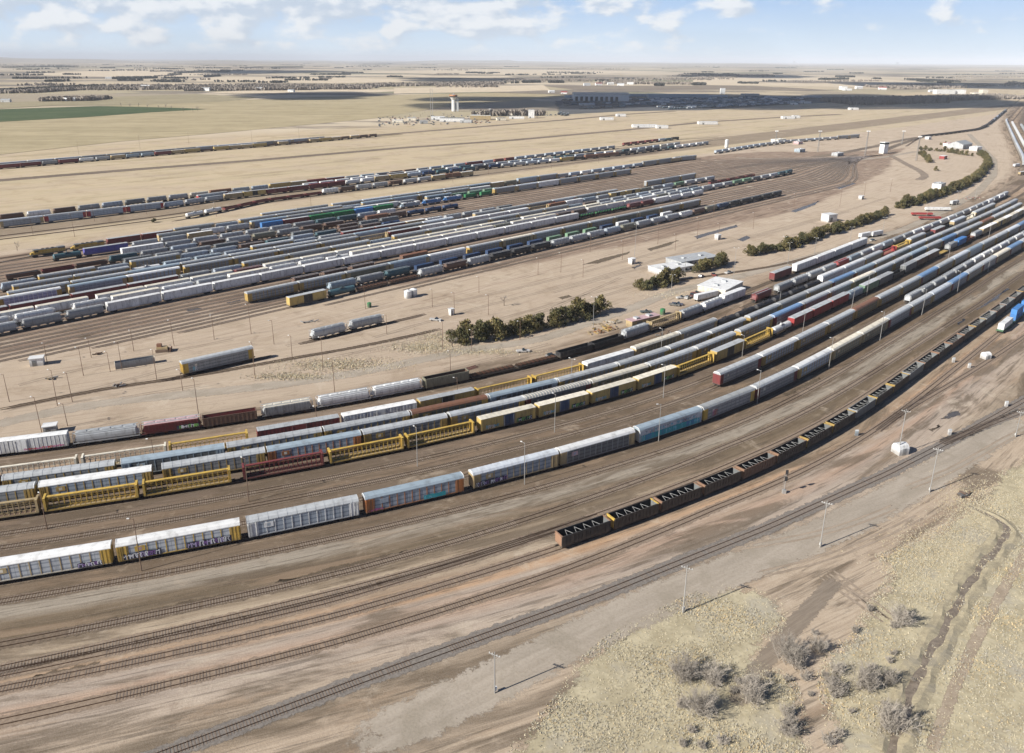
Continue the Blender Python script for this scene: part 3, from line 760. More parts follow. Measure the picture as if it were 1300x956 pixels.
SPRAY = {k: mat('spray_' + k, c, .6, 0, 0.1, vary=0) for k, c in dict(purple=(.20, .10, .30), black=(.03, .03, .05), white=(.68, .68, .70), teal=(.03, .32, .36), pink=(.55, .12, .30), green=(.20, .48, .10), blue=(.07, .16, .42), cyan=(.15, .50, .62), red=(.45, .05, .05), lilac=(.42, .36, .55)).items()}
GRAF = {'purple': (['lilac', 'white', 'purple'], 'black'), 'teal': (['teal', 'cyan', 'blue'], 'teal'), 'green': (['green', 'white'], 'black'), 'dark': (['black', 'purple', 'blue'], None),
        'red': (['red', 'pink'], None), 'white': (['white', 'cyan'], None), 'blue': (['blue', 'black', 'white'], None)}


def add_graf(parts, o, y):
    rr = random.Random(o.get('seed', 5))
    for (ga, gb, gz0, gz1, gk) in o.get('graf', ()):
        cols, bk = GRAF[gk]; mb = MB(); glyphs(mb, ga, gb, gz0, gz1, y, [SPRAY[c] for c in cols], rr, SPRAY[bk] if bk else None)
        parts.append(('graffiti', mb.mesh('graffiti'), (0, 0, 0), []))


def autorack(o, lod):
    L_, hw = 27.2, 1.55; side, post, end, roof = P_(o['side'], 'panel'), P_(o['post']), P_(o['end']), P_(o['roof'], 'roof')
    parts = []; mb = MB()
    mb.box(-L_ / 2, L_ / 2, -hw + .12, hw - .12, .75, 1.1, M_UNDER)
    mb.box(-L_ / 2 + .15, L_ / 2 - .15, -hw + .06, hw - .06, 1.1, 4.78, side)
    if lod < 2:
        n = 11; xs = [(-L_ / 2 + 2.3) + (L_ - 4.6) * i / n for i in range(n + 1)]
        for x in xs:
            for s in (-1, 1): mb.box(x - .11, x + .11, min(s * hw, s * (hw - .1)), max(s * hw, s * (hw - .1)), 1.05, 4.8, post)
        for s in (-1, 1):
            mb.box(-L_ / 2, L_ / 2, min(s * (hw + .02), s * (hw - .09)), max(s * (hw + .02), s * (hw - .09)), .95, 1.2, P_(o.get('sill', o['post'])))
    for s in (-1, 1):      # painted end bays
        for e in (-1, 1):
            a_, b_ = e * L_ / 2, e * (L_ / 2 - 2.1)
            mb.box(min(a_, b_), max(a_, b_), min(s * (hw + .03), s * (hw - .12)), max(s * (hw + .03), s * (hw - .12)), 1.1, 4.82, end)
            if lod == 0:
                for xx in (e * (L_ / 2 - .15), e * (L_ / 2 - 1.1), e * (L_ / 2 - 1.95)): mb.box(xx - .07, xx + .07, min(s * (hw + .09), s * hw), max(s * (hw + .09), s * hw), 1.0, 4.85, end)
                ladder(mb, e * (L_ / 2 - .5), s * (hw + .12), 1.0, 4.9, end)
    parts.append(('body', mb.mesh('body'), (0, 0, 0), []))
    mb = MB(); prof = [(-hw - .03, 4.8), (hw + .03, 4.8), (hw + .03, 5.0), (1.18, 5.55), (.6, 5.72), (-.6, 5.72), (-1.18, 5.55), (-hw - .03, 5.0)]
    mb.prism(prof, -L_ / 2 - .05, L_ / 2 + .05, roof)
    if lod < 2 and (o.get('ribbed') or o['roof'] not in ('white', 'lblue')):
        rib = o.get('ribbed'); st = 1.15 if rib else 2.3; x = -L_ / 2 + .3
        while x < L_ / 2:
            pr = [(-hw - .06, 4.95), (hw + .06, 4.95), (hw + .06, 5.03), (1.2, 5.60), (.6, 5.77), (-.6, 5.77), (-1.2, 5.60), (-hw - .06, 5.03)]
            mb.prism(pr, x - .05, x + (.28 if rib else .05), P_(o.get('ribc', o['roof']), 'roof')); x += st
    parts.append(('roof', mb.mesh('roof'), (0, 0, 0), []))
    if lod < 2:
        for e in (-1, 1):
            mb = MB(); x0, x1 = sorted((e * (L_ / 2 - .1), e * (L_ / 2 + .04)))
            mb.prism([(-hw + .1, 1.1), (hw - .1, 1.1), (hw - .1, 4.85), (1.1, 5.4), (-1.1, 5.4), (-hw + .1, 4.85)], x0, x1, end)
            if lod == 0:
                xe = e * (L_ / 2 + .07)
                for y in (-1.2, -.6, -.03, .03, .6, 1.2): mb.bar((xe, y, 1.15), (xe, y, 4.9), .07, P_(o['end2'] if 'end2' in o else o['end']))
                xf = e * (L_ / 2 + .16); pr = [(-hw, 4.85), (-1.18, 5.5), (-.6, 5.7), (.6, 5.7), (1.18, 5.5), (hw, 4.85)]
                for p_, q_ in zip(pr[:-1], pr[1:]): mb.bar((xf - e * .1, p_[0], p_[1]), (xf - e * .1, q_[0], q_[1]), .16, P_(o.get('arch', 'white'), 'roof'))
            parts.append(('end_door', mb.mesh('end_door'), (0, 0, 0), []))
    if lod == 0:
        k = P_(o.get('sign', o['post']))
        for s in (-1, 1):
            x_ = -8.7 if s < 0 else 8.7
            mb = MB(); mb.box(x_ - 1.1, x_ + 1.1, min(s * (hw + .05), s * hw), max(s * (hw + .05), s * hw), 2.9, 4.25, k)
            me = MB(); me.box(x_ - .4, x_ + .4, min(s * (hw + .056), s * hw), max(s * (hw + .056), s * hw), 3.2, 3.95, P_(o.get('signmark', 'cream')))
            parts.append(('placard', mb.mesh('placard'), (0, 0, 0), [('emblem', me.mesh('emblem'), (0, 0, 0))]))
        add_graf(parts, o, -hw - .065)
    return 28.4, parts + running(L_, 3.6, lod)


def boxcar(o, lod):
    L_ = o.get('len', 18.6); hw = 1.53; top = o.get('top', 4.75); side, roof = P_(o['side'], 'rib'), P_(o['roof'], 'roof'); parts = []
    mb = MB(); mb.box(-L_ / 2, L_ / 2, -hw + .25, hw - .25, .75, 1.05, M_UNDER)
    mb.box(-L_ / 2, L_ / 2, -hw, hw, 1.05, top, side)
    if lod == 0:
        n = int(L_ / 1.1)
        for i in range(n + 1):
            x = -L_ / 2 + L_ * i / n
            if abs(x) < 2.5 and o.get('door'): continue
            for s in (-1, 1): mb.box(x - .05, x + .05, min(s * (hw + .05), s * hw), max(s * (hw + .05), s * hw), 1.05, top, side)
        for e in (-1, 1):
            for z in np.arange(1.4, top - .2, .42): x0, x1 = sorted((e * L_ / 2, e * (L_ / 2 + .07))); mb.box(x0, x1, -hw + .15, hw - .15, z, z + .16, side)
            ladder(mb, e * (L_ / 2 - .5), -hw - .09, 1.0, top, side)
    parts.append(('body', mb.mesh('body'), (0, 0, 0), []))
    mb = MB(); prof = [(-hw - .04, top), (hw + .04, top), (hw + .04, top + .08), (0, top + .3), (-hw - .04, top + .08)]
    mb.prism(prof, -L_ / 2 - .04, L_ / 2 + .04, roof)
    if lod < 2 and not o.get('smooth'):
        x = -L_ / 2 + .4
        while x < L_ / 2: mb.prism([(y, z + .05) for y, z in prof], x, x + .14, roof); x += 1.5 if lod == 0 else 3.0
    parts.append(('roof', mb.mesh('roof'), (0, 0, 0), []))
    if lod < 2:
        mb = MB(); dw = o.get('dw', 2.4); dm = P_(o.get('door', o['side']))
        for s in (-1, 1):
            mb.box(-dw, -.04, min(s * (hw + .1), s * hw), max(s * (hw + .1), s * hw), 1.0, top - .15, dm); mb.box(.04, dw, min(s * (hw + .1), s * hw), max(s * (hw + .1), s * hw), 1.0, top - .15, dm)
            if lod == 0:
                for x in (-dw + .3, dw - .3): mb.bar((x, s * (hw + .14), 1.1), (x, s * (hw + .14), top - .3), .05, P_('gray'))
        parts.append(('side_door', mb.mesh('side_door'), (0, 0, 0), []))
    if lod == 0: add_graf(parts, o, -hw - .115)
    return L_ + 1.3, parts + running(L_, 2.6, lod)


def centerbeam(o, lod):
    L_ = 22.3; hw = 1.4; c = P_(o['side']); parts = []
    mb = MB(); mb.box(-L_ / 2, L_ / 2, -hw, hw, 1.0, 1.16, P_(o.get('deck', 'brown'))); mb.box(-L_ / 2, L_ / 2, -.35, .35, .7, 1.0, c)
    for s in (-1, 1): mb.box(-L_ / 2, L_ / 2, min(s * hw, s * (hw + .07)), max(s * hw, s * (hw + .07)), .88, 1.3, c)
    if lod == 0:
        for i in range(18):
            x = -L_ / 2 + .9 + i * (L_ - 1.8) / 17
            mb.box(x - .08, x + .08, -hw, hw, 1.16, 1.27, c)
    parts.append(('deck', mb.mesh('deck'), (0, 0, 0), []))
    mb = MB(); n = 16 if lod < 2 else 6
    mb.box(-L_ / 2 + .4, L_ / 2 - .4, -.42, .42, 4.28, 4.52, c); mb.box(-L_ / 2 + .4, L_ / 2 - .4, -.1, .1, 1.16, 1.5, c)
    for i in range(n + 1):
        x = -L_ / 2 + .7 + i * (L_ - 1.4) / n
        for y in ((-.32, .32) if lod == 0 else (0,)):
            mb.bar((x, y * 1.6, 1.16), (x, y, 4.3), .13, c)
        if lod == 0 and i < n: mb.bar((x, 0, 4.25), (x + (L_ - 1.4) / n, 0, 3.1), .09, c); mb.bar((x, 0, 3.1), (x + (L_ - 1.4) / n, 0, 4.25), .09, c)
    if lod == 0: mb.bar((-L_ / 2 + .5, 0, 3.1), (L_ / 2 - .5, 0, 3.1), .12, c)
    parts.append(('center_beam', mb.mesh('center_beam'), (0, 0, 0), []))
    for e in (-1, 1):
        mb = MB(); x0, x1 = sorted((e * (L_ / 2 - .55), e * L_ / 2))
        mb.box(x0 + .18, x1 - .18, -hw + .1, hw - .1, 1.16, 4.5, c)
        for y in (-hw, -.5, .5, hw): mb.prism([(y - .12, 1.1), (y + .12, 1.1), (y + .12, 4.6), (y - .12, 4.6)], x0, x1, c)
        mb.box(x0, x1, -hw - .12, hw + .12, 4.45, 4.68, c)
        parts.append(('bulkhead', mb.mesh('bulkhead'), (0, 0, 0), []))
    if o.get('load'):
        mb = MB(); k = P_(o['load'])
        for s in (-1, 1):
            for i in range(5): x = -L_ / 2 + 1.2 + i * 4.1; mb.box(x, x + 3.9, min(s * .45, s * 1.35), max(s * .45, s * 1.35), 1.3, 2.6, k)
        parts.append(('lumber_load', mb.mesh('lumber_load'), (0, 0, 0), []))
    return L_ + 1.2, parts + running(L_, 2.6, lod)


def hopper(o, lod):
    L_ = o.get('len', 16.6); c = P_(o['side']); hw = 1.55; parts = []; rf = P_(o.get('roof', o['side']), 'roof')
    Lb = L_ - 2.2; mb = MB()
    prof = [(-1.15, 1.5), (1.15, 1.5), (1.48, 2.0), (hw, 2.9), (1.5, 3.7), (1.25, 4.25), (-1.25, 4.25), (-1.5, 3.7), (-hw, 2.9), (-1.48, 2.0)]
    if o.get('ribbed'): prof = [(-1.35, 1.5), (1.35, 1.5), (1.45, 1.9), (1.45, 4.1), (1.3, 4.25), (-1.3, 4.25), (-1.45, 4.1), (-1.45, 1.9)]
    mb.prism(prof, -Lb / 2, Lb / 2, P_(o['side'], 'rib') if o.get('ribbed') else c)
    if lod == 0 and o.get('ribbed'):
        for i in range(17):
            x = -Lb / 2 + .1 + i * (Lb - .2) / 16
            for s in (-1, 1): mb.box(x - .07, x + .07, min(s * 1.45, s * 1.58), max(s * 1.45, s * 1.58), 1.55, 4.1, c)
    for s in (-1, 1): mb.box(-L_ / 2, L_ / 2, min(s * 1.2, s * 1.42), max(s * 1.2, s * 1.42), 1.2, 1.5, c)
    if lod < 2:
        mb.box(-L_ / 2, L_ / 2, -1.42, 1.42, 1.05, 1.22, M_UNDER) if False else mb.box(-L_ / 2, L_ / 2, -.3, .3, .8, 1.2, M_UNDER)
        for i in range(4):      # outlet chutes
            x = -Lb / 2 + Lb * (i + .5) / 4
            mb.poly([(x - 1.5, -1.1, 1.5), (x + 1.5, -1.1, 1.5), (x + 1.5, 1.1, 1.5), (x - 1.5, 1.1, 1.5), (x - .35, -.5, .45), (x + .35, -.5, .45), (x + .35, .5, .45), (x - .35, .5, .45)],
                    [(0, 1, 5, 4), (1, 2, 6, 5), (2, 3, 7, 6), (3, 0, 4, 7), (4, 5, 6, 7)], c)
        for e in (-1, 1):
            xa, xb = e * Lb / 2, e * L_ / 2
            mb.poly([(xa, -1.2, 4.0), (xa, 1.2, 4.0), (xb - e * .25, 1.2, 1.9), (xb - e * .25, -1.2, 1.9), (xa, -1.2, 1.9), (xa, 1.2, 1.9)], [(0, 1, 2, 3), (4, 0, 3), (1, 5, 2)], c)
            for y in (-1.35, 1.35): mb.bar((xb - e * .1, y, 1.2), (xb - e * .1, y, 4.1), .1, c)
            mb.bar((xb - e * .1, -1.35, 4.1), (xb - e * .1, 1.35, 4.1), .1, c); mb.bar((xb - e * .1, -1.35, 2.6), (xb - e * .1, 1.35, 2.6), .07, c)
            if lod == 0: ladder(mb, xb - e * .12, -.9, 1.2, 4.1, c, 'y')
    parts.append(('body', mb.mesh('body'), (0, 0, 0), []))
    mb = MB(); mb.prism([(-1.4, 4.2), (1.4, 4.2), (1.28, 4.38), (.6, 4.46), (-.6, 4.46), (-1.28, 4.38)], -Lb / 2 - .2, Lb / 2 + .2, rf)
    if lod < 2:
        for s in (-1, 1): mb.box(-L_ / 2 + .3, L_ / 2 - .3, min(s * .75, s * 1.1), max(s * .75, s * 1.1), 4.52, 4.57, P_('lgray', 'roof'))
        n = 5
        for i in range(n): x = -Lb / 2 + Lb * (i + .5) / n; mb.box(x - 1.15, x + 1.15, -.42, .42, 4.44, 4.64, rf)
    parts.append(('roof', mb.mesh('roof'), (0, 0, 0), []))
    if lod == 0: add_graf(parts, o, -hw - .075)
    return L_ + 1.2, parts + running(L_, 1.9, lod)


def tankcar(o, lod):
    L_ = o.get('len', 16.2); c = P_(o['side']); r_ = 1.48; z = 2.55; mb = MB(); n = 18 if lod < 2 else 10; parts = []
    mb.cone((-L_ / 2 + 1.0, 0, z), (L_ / 2 - 1.0, 0, z), r_, r_, c, n, False)
    for e in (-1, 1):
        x = e * (L_ / 2 - 1.0)
        if e > 0: mb.cone((x, 0, z), (x + .38, 0, z), r_, .95, c, n); mb.cone((x + .38, 0, z), (x + .5, 0, z), .95, .3, c, n)
        else: mb.cone((x - .38, 0, z), (x, 0, z), .95, r_, c, n); mb.cone((x - .5, 0, z), (x - .38, 0, z), .3, .95, c, n)
    parts.append(('tank', mb.mesh('tank'), (0, 0, 0), []))
    if lod < 2:
        mb = MB(); mb.cone((0, 0, z + r_ - .1), (0, 0, z + r_ + .5), .42, .42, c, 10); mb.box(-1.6, 1.6, -.95, -.5, z + r_ - .1, z + r_ - .02, M_UNDER); mb.box(-1.6, 1.6, .5, .95, z + r_ - .1, z + r_ - .02, M_UNDER)
        for y in (-1.0, 1.0): mb.bar((-1.6, y, z + r_ + .75), (1.6, y, z + r_ + .75), .05, c); mb.bar((-1.6, y, z + r_ - .1), (-1.6, y, z + r_ + .75), .05, c); mb.bar((1.6, y, z + r_ - .1), (1.6, y, z + r_ + .75), .05, c)
        parts.append(('manway', mb.mesh('manway'), (0, 0, 0), []))
    mb = MB(); mb.box(-L_ / 2, L_ / 2, -.3, .3, .8, 1.12, M_UNDER)
    for e in (-1, 1):
        a_, b_ = sorted((e * (L_ / 2 - 2.6), e * L_ / 2)); mb.box(a_, b_, -1.3, 1.3, .95, 1.12, M_UNDER)
        mb.box(e * (L_ / 2 - 2.3) - .2, e * (L_ / 2 - 2.3) + .2, -1.1, 1.1, 1.1, 1.7, M_UNDER)
    if lod == 0: ladder(mb, 0, -r_ - .06, 1.1, 3.9, M_UNDER)
    parts.append(('underframe', mb.mesh('underframe'), (0, 0, 0), []))
    return L_ + 1.1, parts + running(L_, 1.9, lod)


def tub(o, lod):
    """open-top car: coal gondola, ore car, low gondola"""
    L_, top, hw = o.get('len', 14.6), o.get('top', 3.7), 1.52; c = P_(o['side'], 'rib'); cap = P_(o.get('cap', o['side'])); parts = []
    inn = M_IN if o.get('coal') else P_(o.get('inside', 'brown')); fl = .95 if o.get('coal') else 1.15
    mb = MB(); th = .12
    for s in (-1, 1):
        y0, y1 = sorted((s * hw, s * (hw - th))); mb.box(-L_ / 2, L_ / 2, y0, y1, .9, top, c)
        yi = s * (hw - th - .012); mb.poly([(-L_ / 2 + th, yi, fl), (L_ / 2 - th, yi, fl), (L_ / 2 - th, yi, top - .03), (-L_ / 2 + th, yi, top - .03)], [(0, 1, 2, 3)], inn)
        y0, y1 = sorted((s * (hw + .05), s * (hw - .16))); mb.box(-L_ / 2, L_ / 2, y0, y1, top, top + .1, c)
        if lod < 2:
            n = 13 if lod == 0 else 7
            for i in range(n):
                x = -L_ / 2 + .3 + i * (L_ - .6) / (n - 1); y0, y1 = sorted((s * hw, s * (hw + .1))); mb.box(x - .07, x + .07, y0, y1, .95, top, c)
    parts.append(('body', mb.mesh('body'), (0, 0, 0), []))
    mb = MB(); mb.box(-L_ / 2 + th, L_ / 2 - th, -hw + th, hw - th, .85, fl, inn)
    if o.get('load'):
        rr = random.Random(7)
        for i in range(26): x = rr.uniform(-L_ / 2 + .6, L_ / 2 - .6); y = rr.uniform(-1, 1); k = rr.uniform(.25, .6); mb.cone((x, y, fl), (x, y, fl + k + .6), k + .3, .1, P_(o['load']), 6)
    parts.append(('floor', mb.mesh('floor'), (0, 0, 0), []))
    for e in (-1, 1):
        mb = MB(); x0, x1 = sorted((e * L_ / 2, e * (L_ / 2 - th))); mb.box(x0, x1, -hw + th, hw - th, 1.0, top, cap if o.get('coal') else c)
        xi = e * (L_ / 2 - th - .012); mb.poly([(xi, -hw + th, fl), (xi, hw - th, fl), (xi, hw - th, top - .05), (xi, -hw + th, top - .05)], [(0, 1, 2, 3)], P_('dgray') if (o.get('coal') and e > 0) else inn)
        x0, x1 = sorted((e * (L_ / 2 + .1), e * (L_ / 2 - .3))); mb.box(x0, x1, -hw - .06, hw + .06, top - .02, top + .14, cap)
        if lod == 0:
            for z in (1.6, 2.3, 3.0): mb.box(min(e * L_ / 2, e * (L_ / 2 + .08)), max(e * L_ / 2, e * (L_ / 2 + .08)), -hw + .1, hw - .1, z, z + .14, cap)
        parts.append(('end_panel', mb.mesh('end_panel'), (0, 0, 0), []))
    if o.get('coal') and lod < 2:
        mb = MB()
        for x in (-5.6, -2.9, -.2, 2.5):
            mb.bar((x, -hw + .16, top - .25), (x + 1.1, hw - .16, top - .35), .075, M_BRACE); mb.bar((x + 1.1, hw - .16, top - .35), (x + 2.0, -hw + .16, top - .25), .075, M_BRACE)
        parts.append(('cross_brace', mb.mesh('cross_brace'), (0, 0, 0), []))
    if lod == 0: add_graf(parts, o, -hw - .12)
    return L_ + 1.1, parts + running(L_, 1.9, lod)


def flatcar(o, lod):
    L_ = o.get('len', 19.0); hw = 1.4; c = P_(o['side']); parts = []; mb = MB()
    mb.box(-L_ / 2, L_ / 2, -hw, hw, .95, 1.2, c); mb.box(-L_ / 2 + 3, L_ / 2 - 3, -.35, .35, .55, .95, c)
    for s in (-1, 1): y0, y1 = sorted((s * hw, s * (hw - .15))); mb.box(-L_ / 2, L_ / 2, y0, y1, .75, 1.26, c)
    parts.append(('deck', mb.mesh('deck'), (0, 0, 0), []))
    if o.get('wheels'):
        mb = MB(); n = int(L_ / 1.0)
        for i in range(n):
            x = -L_ / 2 + .6 + i * (L_ - 1.2) / (n - 1)
            for y in (-.95, -.1, .75): mb.cone((x, y, 1.72), (x, y + .14, 1.72), .46, .46, P_('rust') if i % 2 else M_WHEEL, 9)
            mb.bar((x, -.95, 1.72), (x, .9, 1.72), .15, P_('rust'))
        parts.append(('wheelset_load', mb.mesh('wheelset_load'), (0, 0, 0), []))
    if o.get('box'):
        mb = MB(); bl = o.get('bl', 12.2); k = P_(o['box'], 'rib'); zt = 3.95
        mb.box(-bl / 2, bl / 2, -1.22, 1.22, 1.27, zt, k); mb.box(-bl / 2 + .05, bl / 2 - .05, -1.2, 1.2, zt, zt + .03, P_(o.get('boxroof', o['box']), 'roof'))
        for e in (-1, 1):
            for y in (-1.2, 1.2): mb.box(min(e * bl / 2, e * (bl / 2 - .16)), max(e * bl / 2, e * (bl / 2 - .16)), y - .05, y + .05, 1.27, zt + .05, k)
        if lod < 2:
            x = -bl / 2 + .4
            while x < bl / 2 - .2:
                for s in (-1, 1): y0, y1 = sorted((s * 1.22, s * 1.26)); mb.box(x, x + .1, y0, y1, 1.4, zt - .1, k)
                x += .55
        parts.append(('container', mb.mesh('container'), (0, 0, 0), []))
    if o.get('double'):
        mb = MB(); mb.box(-6.1, 6.1, -1.22, 1.22, 3.99, 6.4, P_(o['double'], 'rib')); mb.box(-6.1, 6.1, -1.2, 1.2, 6.4, 6.43, P_(o['double'], 'roof'))
        parts.append(('container', mb.mesh('container'), (0, 0, 0), []))
    if o.get('gear'):
        mb = MB(); rr = random.Random(3); k = P_(o['gear'])
        for i in range(6):
            x = -L_ / 2 + 1.6 + i * (L_ - 3.2) / 5
            mb.box(x - 1.0, x + .6, -.8, .8, 1.7, 2.8, k); mb.box(x - .2, x + .7, -.6, .6, 2.8, 3.6, M_GLASS)
            for y in (-1.0, 1.0): mb.cone((x - .6, y - .25, 1.9), (x - .6, y + .25, 1.9), .7, .7, M_IN, 10); mb.cone((x + .8, y - .2, 1.6), (x + .8, y + .2, 1.6), .42, .42, M_IN, 10)
        parts.append(('machine_load', mb.mesh('machine_load'), (0, 0, 0), []))
    return L_ + 1.1, parts + running(L_, 2.2, lod)


def loco(o, lod):
    L_ = 21.5; c = P_(o['side']); g_ = P_(o.get('top', 'dgray')); parts = []; hw = 1.5
    mb = MB(); mb.box(-L_ / 2 + .4, L_ / 2 - .4, -hw, hw, 1.25, 1.5, g_); mb.box(-2.8, 2.8, -1.3, 1.3, .45, 1.25, M_UNDER)
    parts.append(('frame', mb.mesh('frame'), (0, 0, 0), []))
    mb = MB(); mb.box(-4.6, L_ / 2 - 1.0, -.95, .95, 1.5, 3.9, c); mb.prism([(-.95, 3.9), (.95, 3.9), (.7, 4.25), (-.7, 4.25)], -4.6, L_ / 2 - 1.0, g_)
    mb.box(L_ / 2 - 5.2, L_ / 2 - 1.3, -1.45, 1.45, 3.5, 4.4, g_)
    for x in (-2.4, 0.2, 3.0): mb.box(x - .7, x + .7, -.6, .6, 4.25, 4.5, M_UNDER)
    parts.append(('hood', mb.mesh('hood'), (0, 0, 0), []))
    mb = MB(); mb.box(-7.6, -4.6, -1.45, 1.45, 1.5, 4.0, c); mb.prism([(-1.47, 4.0), (1.47, 4.0), (1.1, 4.4), (-1.1, 4.4)], -7.7, -4.6, g_)
    mb.box(-7.62, -7.55, -1.25, 1.25, 3.0, 3.75, M_GLASS)
    for s in (-1, 1): y0, y1 = sorted((s * 1.44, s * 1.47)); mb.box(-7.1, -5.1, y0, y1, 2.9, 3.7, M_GLASS)
    parts.append(('cab', mb.mesh('cab'), (0, 0, 0), []))
    mb = MB(); mb.poly([(-7.6, -.95, 1.5), (-7.6, .95, 1.5), (-9.4, .85, 1.5), (-9.4, -.85, 1.5), (-7.6, -.95, 3.0), (-7.6, .95, 3.0), (-9.2, .8, 2.6), (-9.2, -.8, 2.6)], [(4, 5, 6, 7), (3, 2, 6, 7), (0, 3, 7, 4), (1, 5, 6, 2)], c)
    parts.append(('nose', mb.mesh('nose'), (0, 0, 0), []))
    if lod < 2:
        mb = MB()
        for s in (-1, 1):
            mb.bar((-4.4, s * 1.45, 2.5), (L_ / 2 - .6, s * 1.45, 2.5), .06, P_('cream'))
            for x in np.arange(-4.4, L_ / 2 - .5, 2.0): mb.bar((x, s * 1.45, 1.5), (x, s * 1.45, 2.5), .05, P_('cream'))
        parts.append(('handrail', mb.mesh('handrail'), (0, 0, 0), []))
    return L_ + .9, parts + running(L_, 3.8, lod)


KINDS_ = {'autorack': (autorack, 'autorack'), 'boxcar': (boxcar, 'boxcar'), 'centerbeam': (centerbeam, 'flatcar'), 'hopper': (hopper, 'hopper car'), 'tank': (tankcar, 'tank car'),
          'tub': (tub, 'gondola'), 'flat': (flatcar, 'flatcar'), 'loco': (loco, 'locomotive')}
NAME_ = {'autorack': 'autorack_car', 'boxcar': 'boxcar', 'centerbeam': 'centerbeam_flatcar', 'hopper': 'hopper_car', 'tank': 'tank_car', 'tub': 'gondola_car', 'flat': 'flatcar', 'loco': 'locomotive'}
V = {}      # code -> options
def v(code, kind, desc, **o): o['kind'] = kind; o['desc'] = desc; o['key'] = code; V[code] = o
def va(code, side, post, end, roof, desc=None, **o): v(code, 'autorack', desc or '%s autorack with %s ends and %s roof' % (WORD[side], WORD[end], WORD[roof]), side=side, post=post, end=end, roof=roof, **o)
va('ag', 'gray', 'ochre', 'ochre', 'lgray'); va('aD', 'dgray', 'lblue', 'lblue', 'lblue', 'pale blue autorack with dark window-like panels'); va('aw', 'steel', 'ochre', 'ochre', 'white'); va('ay', 'steel', 'yellow', 'yellow', 'white', arch='white'); va('ao', 'steel', 'orange', 'orange', 'lblue')
va('ab', 'steel', 'steel', 'tan', 'lblue'); va('aS', 'steel', 'white', 'silver', 'lgray', 'silver autorack with white posts'); va('am', 'gray', 'gray', 'maroon', 'lgray'); va('ar', 'olive', 'ochre', 'ochre', 'rust')
va('aB', 'gray', 'gray', 'maroon', 'sblue', 'grey autorack with blue roof'); va('ac', 'olive', 'tan', 'tan', 'cream'); va('aW', 'white', 'white', 'white', 'white', 'all white autorack'); va('ad', 'dgray', 'dgray', 'maroon', 'gray', 'dark grey autorack with ribbed roof', ribbed=1, ribc='cream')
va('aG', 'lgray', 'gray', 'tan', 'silver'); va('aL', 'lav', 'white', 'ochre', 'white', 'lavender sided autorack'); va('aV', 'violet', 'violet', 'tan', 'lgray', 'violet blue autorack'); va('aO', 'olive', 'olive', 'tan', 'gray', 'olive grey autorack')
va('at', 'gray', 'gray', 'tan', 'gray', 'plain grey autorack with tan ends'); va('aR', 'steel', 'steel', 'red', 'lgray', 'blue grey autorack with red ends'); va('aT', 'teal', 'steel', 'tan', 'lblue', 'dark teal autorack')
# the named cars of the front train
va('g0', 'silver', 'tan', 'yellow', 'white', 'pale panelled autorack with white roof and tan posts', graf=[(6.5, 11.5, 1.2, 2.2, 'purple')], sill='cream')
va('g1', 'silver', 'yellow', 'yellow', 'white', 'white-roofed autorack with bright yellow ends and graffiti', sign='yellow', signmark='pink', graf=[(-12.6, -4.4, 1.15, 2.5, 'purple'), (1.5, 11.4, 1.15, 2.6, 'purple')], seed=4)
va('g2', 'steel', 'white', 'white', 'lgray', 'silver blue autorack with white posts', sill='silver', sign='white', signmark='steel', arch='lgray')
va('g3', 'steel', 'orange', 'orange', 'lblue', 'blue grey autorack with orange ends and lettering', sign='steel', signmark='steel', graf=[(2.2, 8.2, 1.15, 2.2, 'teal'), (-13, -9, 1.15, 1.7, 'red')], seed=9)
va('g4', 'steel', 'tan', 'tan', 'silver', 'grey autorack with tan ends and lilac graffiti', graf=[(-13, -3.5, 1.15, 2.4, 'purple')], seed=3)
va('g5', 'dgray', 'gray', 'tan', 'white', 'dark autorack with bright white roof', sign='pink', signmark='lav')
va('g6', 'silver', 'silver', 'silver', 'lblue', 'autorack covered in teal and pink graffiti', end2='yellow', sign='pink', signmark='maroon', graf=[(-13, 13, 1.15, 2.9, 'teal'), (-12, 12, 3.0, 4.2, 'white'), (5, 7.5, 3.0, 4.3, 'red')], seed=8)
va('g7', 'gray', 'gray', 'yellow', 'gray', 'grey autorack with yellow end bays', graf=[(-9, -6.5, 1.3, 3.6, 'red')])
def vb(code, side, roof, desc=None, **o): v(code, 'boxcar', desc or '%s boxcar with %s roof' % (WORD[side], WORD[roof]), side=side, roof=roof, **o)
vb('by', 'straw', 'cream', 'faded yellow boxcar with dark blue doors', door='navy', dw=2.0, len=20.2, graf=[(-8.5, -3.5, 1.3, 2.6, 'white'), (3, 8.5, 1.3, 2.5, 'green')], top=4.95)
vb('bY', 'straw', 'lgray', 'yellow boxcar with ribbed grey roof and black door', door='black', len=20.2, top=4.95); vb('br', 'red', 'lgray'); vb('bm', 'maroon', 'lgray', len=20); vb('bM', 'maroon', 'maroon', 'maroon boxcar', len=18)
vb('bg', 'green', 'green', 'green boxcar', len=18); vb('bG', 'lgreen', 'lgray', 'pale green boxcar'); vb('bw', 'white', 'white', 'white boxcar', len=20, smooth=1); vb('bk', 'dgray', 'gray', 'dark grey boxcar'); vb('bb', 'brown', 'lgray', 'dark brown boxcar with pale roof')
vb('bB', 'blue', 'blue', 'bright blue boxcar', len=16); vb('bt', 'tan', 'white', 'tan boxcar with white roof', len=16); vb('bc', 'cream', 'cream', 'cream boxcar', len=18); vb('bo', 'rust', 'rust', 'rust coloured boxcar'); vb('bv', 'violet', 'lgray', 'violet blue long boxcar', len=25)
vb('rw', 'white', 'white', 'long white refrigerated boxcar', len=24.5, smooth=1, top=4.8, dw=1.6); vb('rt', 'white', 'cream', 'long off-white refrigerated boxcar', len=22, smooth=1, top=4.6)
